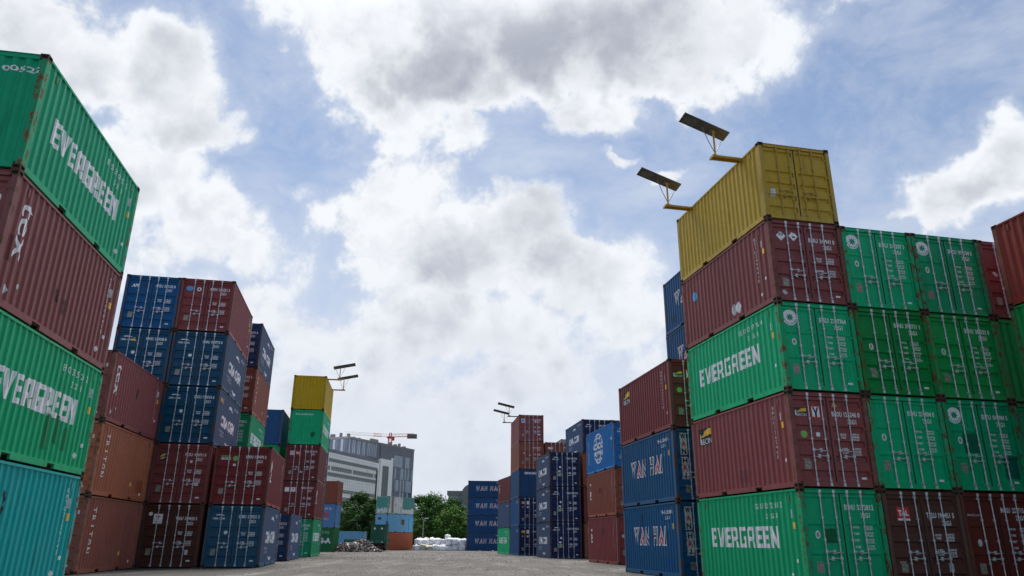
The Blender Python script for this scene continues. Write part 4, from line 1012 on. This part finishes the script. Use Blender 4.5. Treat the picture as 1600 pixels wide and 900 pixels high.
    m = MB(); up.slab(m, 25.5, 26.8, 3, 29.5, .34, .1); link('scaffold_strip', m.mesh('scaffold_mesh'), white, rt)
    m = MB()
    for k, (a, h, w) in enumerate(((-1, 1.1, .6), (-3, 1.5, .5), (-5.5, 1.2, 1.5), (16, 1.3, 4), (28, 1.4, .5), (31, 1.0, 1.2), (34, 1.6, .4), (37, .9, 1.0), (3, .7, .3), (6, .7, .3), (9, .7, .3))):
        if a < 0: lf.slab(m, 26 + a * 1.6, 26 + a * 1.6 + w, 34.22, 34.2 + h, -1, 1)
        else: up.slab(m, a, a + w, 34.22, 34.2 + h, -2, 1)
        link('roof_plant', m.mesh('plant_mesh'), conc, rt); m = MB()
office()

def crane():
    rt = root('tower_crane', 'red and white tower crane rising above the large building roof', 'crane', (-45.2, 276, 34.2))
    red = plain('crane_red', (.45, .04, .03), .5); wh = plain('crane_white', (.65, .62, .60), .5); dk = plain('crane_grey', (.12, .12, .13), .6)
    def lattice(A, B, w, n, r=.09, tri=True):
        m = MB(); A = Vector(A); B = Vector(B); d = (B - A).normalized()
        u = d.cross(Vector((0, 0, 1)) if abs(d.z) < .9 else Vector((0, 1, 0))).normalized() * w / 2; v = d.cross(u).normalized() * w
        if v.z < 0: v = -v
        ch = [u, -u, v] if tri else [u + v / 2, u - v / 2, -u + v / 2, -u - v / 2]
        for c in ch: m.tube([A + c, B + c], r, 5)
        for i in range(n):
            a = A.lerp(B, i / n); b = A.lerp(B, (i + 1) / n)
            for k in range(len(ch)): m.tube([a + ch[k], b + ch[(k + 1) % len(ch)]], r * .6, 4)
        return m.mesh('lattice_mesh')
    dv = Vector((-.93, -.36, 0)).normalized(); z = 3.4
    link('mast', lattice((0, 0, 0), (0, 0, 3), 1.3, 4, .1, False), red, rt)
    m = MB(); m.box(-1.1, 1.1, -1.1, 1.1, 2.9, 3.5); m.box(.7, 1.7, -1.6, -.5, 2.0, 3.4); link('cab', m.mesh('cab_mesh'), red, rt)
    link('jib', lattice((0, 0, z), tuple(dv * 17 + Vector((0, 0, z + .1))), 1.0, 16, .055), wh, rt)
    link('jib_section', lattice(tuple(dv * 3.2 + Vector((0, 0, z))), tuple(dv * 6.5 + Vector((0, 0, z))), 1.04, 3, .075), red, rt)
    link('apex', lattice((0, 0, z), (0, 0, z + 1.6), .8, 2, .1, False), red, rt)
    link('counter_jib', lattice((0, 0, z), tuple(-dv * 9 + Vector((0, 0, z + .7))), 1.1, 7, .07), red, rt)
    m = MB(); c = -dv * 8.3; m.box(c.x - 1.8, c.x + 1.8, c.y - .7, c.y + .7, z - .1, z + 1.5); link('counterweight', m.mesh('cw_mesh'), dk, rt)
crane()

def far_building():
    rt = root('grey_building', 'distant low grey building with a rounded roof beside the stacked blue containers', 'building', (-22, 300, gz(300)))
    g = plain('far_wall', (.30, .36, .38), .7); r = plain('far_roof', (.20, .21, .21), .7)
    m = MB(); m.box(-2.6, 14, 0, 20, 0, 19.3); link('wall', m.mesh('far_wall_mesh'), g, rt)
    m = MB(); m.box(-3.1, 14, -.5, 20.5, 19.32, 21.0); link('roof', m.mesh('far_roof_mesh'), r, rt)
    m = MB(); m.tube([(6.8, -1.2, 19.5), (6.8, 10, 19.5)], 4.2, 24); o = link('barrel_roof', m.mesh('barrel_mesh'), r, rt)
    m = MB()
    for k in range(6): m.box(-2.2 + k * .95, -1.7 + k * .95, -.06, -.01, 14, 18.5)
    link('window_strip', m.mesh('strip_mesh'), plain('far_glass', (.10, .14, .17), .3), rt)
far_building()

# ------------------------------------------------------------------ trees
def leafmat(name, c):
    m, t, b = newmat(name)
    tc = t.node('ShaderNodeTexCoord'); n = t.noise(tc.outputs['Object'], .9, 3, .6); n2 = t.noise(tc.outputs['Object'], 8, 2, .6)
    col = t.mix(t.step(n, .35, .65), rgb(*[x * .55 for x in c]), rgb(*c)); col = t.mix(t.m('MULTIPLY', t.step(n2, .5, .7), .5), col, rgb(c[0] * 1.6, c[1] * 1.35, c[2] * 1.1))
    t.l.new(col, b.inputs['Base Color']); b.inputs['Roughness'].default_value = .85; b.inputs['Specular IOR Level'].default_value = .12
    return m
LM = [leafmat('leaf_deep', (.032, .090, .018)), leafmat('leaf_mid', (.042, .122, .020)), leafmat('leaf_light', (.058, .140, .022))]
BARK = plain('bark', (.07, .055, .04), .9, 0, .4)
def tree_mesh(seed, h, w):
    rnd = random.Random(seed); tr = MB(); cr = MB()
    th = h * .35
    tr.tube([(0, 0, -.3), (.1, .05, th * .5), (0, .1, th)], [.32, .25, .18], 8)
    clumps = []
    for i in range(74):
        a = rnd.uniform(0, 2 * PI); u = rnd.random() ** .5; zz = rnd.random()
        env = math.sin(PI * min(1, .18 + zz * .80)) ** .6
        r = w * .5 * env * (.45 + .55 * u) * rnd.uniform(.85, 1.1)
        z = h * (.12 + .84 * zz)
        clumps.append((Vector((r * math.cos(a), r * math.sin(a), z)), rnd.uniform(.5, 1.15) * w / 8))
    for c, s in clumps[:14]:
        p0 = Vector((0, .1, th * rnd.uniform(.6, 1))); tr.tube([p0, p0.lerp(c, .5) + Vector((0, 0, .3)), c], [.11, .07, .03], 5)
    for c, s in clumps:
        for k in range(rnd.randint(120, 165)):
            d = Vector((rnd.gauss(0, 1), rnd.gauss(0, 1), rnd.gauss(0, .75))).normalized() * s * rnd.random() ** .35 * 1.25
            p = c + d; n = (d.normalized() + Vector((rnd.uniform(-.7, .7), rnd.uniform(-.7, .7), rnd.uniform(0, 1.0)))).normalized()
            u = n.orthogonal().normalized(); v = n.cross(u); ang = rnd.uniform(0, 6.28); u, v = u * math.cos(ang) + v * math.sin(ang), v * math.cos(ang) - u * math.sin(ang)
            q = rnd.uniform(.11, .23)
            cr.face([tuple(p - u * q), tuple(p - v * q * .55), tuple(p + u * q), tuple(p + v * q * .55)])
    return tr.mesh('trunk_mesh', True), cr.mesh('crown_mesh', fixn=False)
TM = [tree_mesh(s, h, w) for s, h, w in ((1, 9.5, 9), (2, 8, 7.5), (3, 7.5, 9), (4, 10, 7))]
def tree(x, y, k, sc, lm, label):
    rt = root('tree', label, 'tree', (x, y, gz(y)), random.uniform(0, 6), 'trees along the far edge of the yard')
    tr = link('trunk', TM[k][0], BARK, rt); cr = link('crown', TM[k][1], LM[lm], rt)
    rt.scale = (sc, sc, sc)
TL = [(-45, 140, 1, 1.0, 0, 'dark tree at the far left end of the tree line'), (-38, 138, 2, .95, 1, 'round tree left of the scrap heap far behind the left stacks'),
      (-32.5, 136, 0, .80, 2, 'light green tree right beside the red-brown container above the scrap heap'), (-28.2, 139, 1, .92, 0, 'darker tree above the long light blue container'),
      (-24.3, 137, 3, .86, 0, 'dark tree rising just left of the site cabin stack'), (-20, 142, 2, 1.0, 0, 'dark tree hidden mostly behind the site cabin stack'),
      (-17.4, 143, 3, .95, 0, 'dark tree top showing just right of the patchy container'), (-13.6, 136, 0, .98, 1, 'tallest bushy tree at the centre of the tree line behind the sacks'),
      (-10.2, 131, 2, .88, 2, 'light green tree behind the middle of the white sacks'), (-7.6, 139, 1, .92, 1, 'mid green tree touching the stacked blue containers'),
      (-15.9, 132, 1, .62, 2, 'small bushy tree behind the left end of the white sacks'), (-3.5, 140, 1, .9, 0, 'dark tree behind the distant blue containers'),
      (2, 142, 2, .9, 1, 'tree behind the right middle stacks'), (9, 141, 0, .8, 0, 'tree far behind the globe-logo stack'),
      (-30, 150, 3, 1.05, 0, 'tall tree in the second row at the foot of the big building'), (-11.5, 150, 3, .95, 0, 'tall dark tree standing behind the bushy centre trees')]
for a in TL: tree(*a)
tree(-26, 286, 0, 1.5, 0, 'distant tree left of the far grey building')

# ------------------------------------------------------------------ sacks
def sack_mesh(seed):
    rnd = random.Random(seed); bm = bmesh.new(); bmesh.ops.create_cube(bm, size=1)
    bmesh.ops.subdivide_edges(bm, edges=bm.edges[:], cuts=4, use_grid_fill=True)
    from mathutils import noise
    for v in bm.verts:
        p = v.co.copy(); r = p.normalized() * .62; q = p.lerp(r, .45)
        n = noise.noise(q * 3.1 + Vector((seed * 7, 0, 0))) * .16 + noise.noise(q * 8 + Vector((0, seed * 5, 0))) * .07
        q = q * (1 + n); q.z = max(q.z, -.44)
        if p.z > .45: q.z += .10 * rnd.random()
        v.co = Vector((q.x, q.y, q.z + .44))
    # tied lifting ears
    me = bpy.data.meshes.new('sack_body'); bm.to_mesh(me); bm.free(); me.polygons.foreach_set('use_smooth', [True] * len(me.polygons))
    ear = MB()
    for a in range(4):
        an = R(45 + 90 * a); x, y = .3 * math.cos(an), .3 * math.sin(an)
        ear.tube([(x * .8, y * .8, .75), (x * 1.1, y * 1.1, 1.0 + rnd.random() * .15), (x * 1.25, y * .9, .8)], [.03, .025, .03], 5)
    ear.tube([(0, 0, .8), (.02, 0, 1.0 + rnd.random() * .1), (.05, .05, 1.14)], [.16, .06, .10], 7)
    return me, ear.mesh('sack_ear')
SK = [sack_mesh(k) for k in range(4)]
SKM = [plain('sack_white', (.72, .74, .78), .7, 0, .25, 3), plain('sack_grey', (.50, .52, .54), .75, 0, .3, 3), plain('sack_beige', (.48, .46, .36), .8, 0, .3, 3)]
rnd = random.Random(11)
def sack(x, y, z, lab, sc=1.0, mi=0):
    k = rnd.randrange(4); rt = root('bulk_sack', lab, 'sack', (x, y, z), rnd.uniform(0, 6), 'white bulk sacks heaped by the tree line')
    link('sack_body', SK[k][0], SKM[mi], rt); link('sack_ties', SK[k][1], SKM[mi], rt); rt.scale = (sc, sc * rnd.uniform(.85, 1.05), sc * rnd.uniform(.75, 1.05)); rt.rotation_euler = (rnd.uniform(-.12, .12), rnd.uniform(-.12, .12), rnd.uniform(0, 6))
for row in range(3):
    for i in range(8):
        x = -14.2 + i * .98 + row * .12; y = 117.2 + row * 1.0
        lab = ('front row bulk sack on the ground in the heap beside the distant blue containers', 'middle row bulk sack on the ground in the heap beside the distant blue containers', 'rear row bulk sack on the ground in the heap beside the distant blue containers')[row]
        sack(x + rnd.uniform(-.05, .05), y, gz(118) - .02, lab, rnd.uniform(.90, 1.0), 2 if (row == 0 and i in (1, 2)) else (1 if rnd.random() < .35 else 0))
        if row > 0 or i > 4: sack(x + rnd.uniform(-.06, .06), y + .1, gz(118) + .86, 'bulk sack in the upper layer of the heap beside the distant blue containers', rnd.uniform(.85, .97), 1 if rnd.random() < .2 else 0)
sack(-9.6, 118.7, gz(118) + 1.68, 'single bulk sack at the very peak of the heap of white sacks', .7, 0)
sack(-10.1, 116.2, gz(116), 'collapsed bright white sack lying in front of the sack heap', .8, 0)

# ------------------------------------------------------------------ scrap heap
def scrap():
    rnd = random.Random(9); m = MB(); cx, cy = -17.6, 89.3
    n = 34; H = []
    def hh(x, y):
        d = (x / 2.9) ** 2 + (y / 1.8) ** 2
        return max(0, 1.2 * (1 - d) + .18 * math.sin(x * 2.3) * math.cos(y * 1.7)) if d < 1.1 else 0
    for i in range(n):
        for j in range(n):
            x0 = -3.1 + 6.2 * i / n; x1 = -3.1 + 6.2 * (i + 1) / n; y0 = -2 + 4.0 * j / n; y1 = -2 + 4.0 * (j + 1) / n
            m.quad((x0, y0, hh(x0, y0)), (x1, y0, hh(x1, y0)), (x1, y1, hh(x1, y1)), (x0, y1, hh(x0, y1)))
    for _ in range(1500):
        x, y = rnd.uniform(-3.1, 3.1), rnd.uniform(-2, 2); z = hh(x, y)
        if z <= 0.02: continue
        s = rnd.uniform(.04, .16); M = Matrix.Translation((x, y, z)) @ Matrix.Rotation(rnd.uniform(0, 6), 4, Vector((rnd.random(), rnd.random(), rnd.random() + .1)).normalized())
        m.box(-s, s, -s * .6, s * .6, -s * .3, s * .3, rnd.choice((0, 0, 1, 2)), M=M)
    o = link('scrap_heap', m.mesh('scrap_mesh', fixn=False), [plain('scrap_dark', (.10, .085, .082), .85, .2, .5, 4), plain('scrap_rust', (.15, .10, .08), .85, 0, .4, 4), plain('scrap_pale', (.34, .32, .32), .7, .2, .4, 4)], loc=(cx, cy, gz(cy)))
    tag(o, 'low heap of dark metal scrap in front of the long light blue container', 'scrap heap', kind='stuff')
scrap()

def flatbed():  # low trailer
    rt = root('flatbed_trailer', 'green flatbed with upright green headboard parked left of the site cabin stack', 'trailer', (-18.3, 101.0, gz(101)), R(-6))
    g = plain('trailer_green', (.008, .10, .055), .5, 0, .35, 2); r = plain('trailer_red', (.13, .02, .02), .6, 0, .4, 2); t = plain('tyre', (.02, .02, .02), .9)
    m = MB(); m.box(-3.2, 2.2, -1.2, 1.2, .95, 1.25); m.box(-3.2, 2.2, -1.24, -1.201, 1.0, 1.42); m.box(-3.2, 2.2, 1.201, 1.24, 1.0, 1.42); link('deck', m.mesh('deck_tr'), g, rt)
    m = MB(); m.box(.2, 2.1, -.9, .9, 1.251, 3.2); m.box(.1, 2.2, -1.0, 1.0, 3.201, 3.3)
    for x in (.5, 1.0, 1.5): m.box(x, x + .06, -.94, -.901, 1.3, 3.19)
    hb = link('headboard', m.mesh('headboard_mesh'), g, rt)
    m = MB()
    for x in (.75, 1.7): m.tube([(x, -.96, 2.8), (x, -.903, 2.8)], .13, 12)
    link('reflector', m.mesh('reflector_mesh'), WHITE, hb)
    m = MB(); m.box(2.25, 2.45, -1.1, -.8, .3, 3.7); m.box(2.2, 2.5, -1.15, -.75, 2.1, 2.3); link('stake', m.mesh('stake_mesh'), g, rt)
    m = MB(); m.box(-3.0, 2.2, -.5, -.35, .6, .949); m.box(-3.0, 2.2, .35, .5, .6, .949); m.box(-.4, 2.1, -1.0, 1.0, .5, .6); link('chassis', m.mesh('chassis_mesh'), r, rt)
    for x in (-2.2, .4, 1.5):
        for y in (-1, 1):
            m = MB(); m.tube([(x, y * .72, .47), (x, y * 1.05, .47)], .47, 20); w = link('wheel', m.mesh('wheel_mesh'), t, rt)
            m = MB(); m.tube([(x, y * 1.051, .47), (x, y * 1.08, .47)], .22, 14); link('rim', m.mesh('rim_mesh'), r, w)
    m = MB()
    for x, z in ((-1.6, 1.2), (.6, 1.12), (1.9, 1.12)): m.tube([(x, -1.26, z), (x, -1.241, z)], .08, 10)
    link('tail_light', m.mesh('tl_mesh'), WHITE, rt)
flatbed()
def post():
    rt = root('street_lamp', 'thin street lamp with a pale head in front of the trees behind the sacks', 'street lamp', (-13.9, 122.5, gz(122)))
    m = MB(); m.tube([(0, 0, 0), (0, 0, 4.6)], [.08, .05], 8); m.tube([(0, 0, 4.58), (.35, 0, 4.8)], .04, 6); link('pole', m.mesh('pole_mesh'), plain('pole_grey', (.3, .31, .3), .5, .3), rt)
    m = MB(); m.box(.2, .75, -.12, .12, 4.78, 4.88); link('lamp_head', m.mesh('lh_mesh'), WHITE, rt)
post()
# low kerb edging the far side of the yard
m = MB(); m.box(-15.0, -6.8, 115.2, 115.45, gz(115.3) - .1, gz(115.3) + .12)
link('kerb', m.mesh('kerb_mesh'), plain('kerb_concrete', (.40, .37, .33), .85), kind='structure')
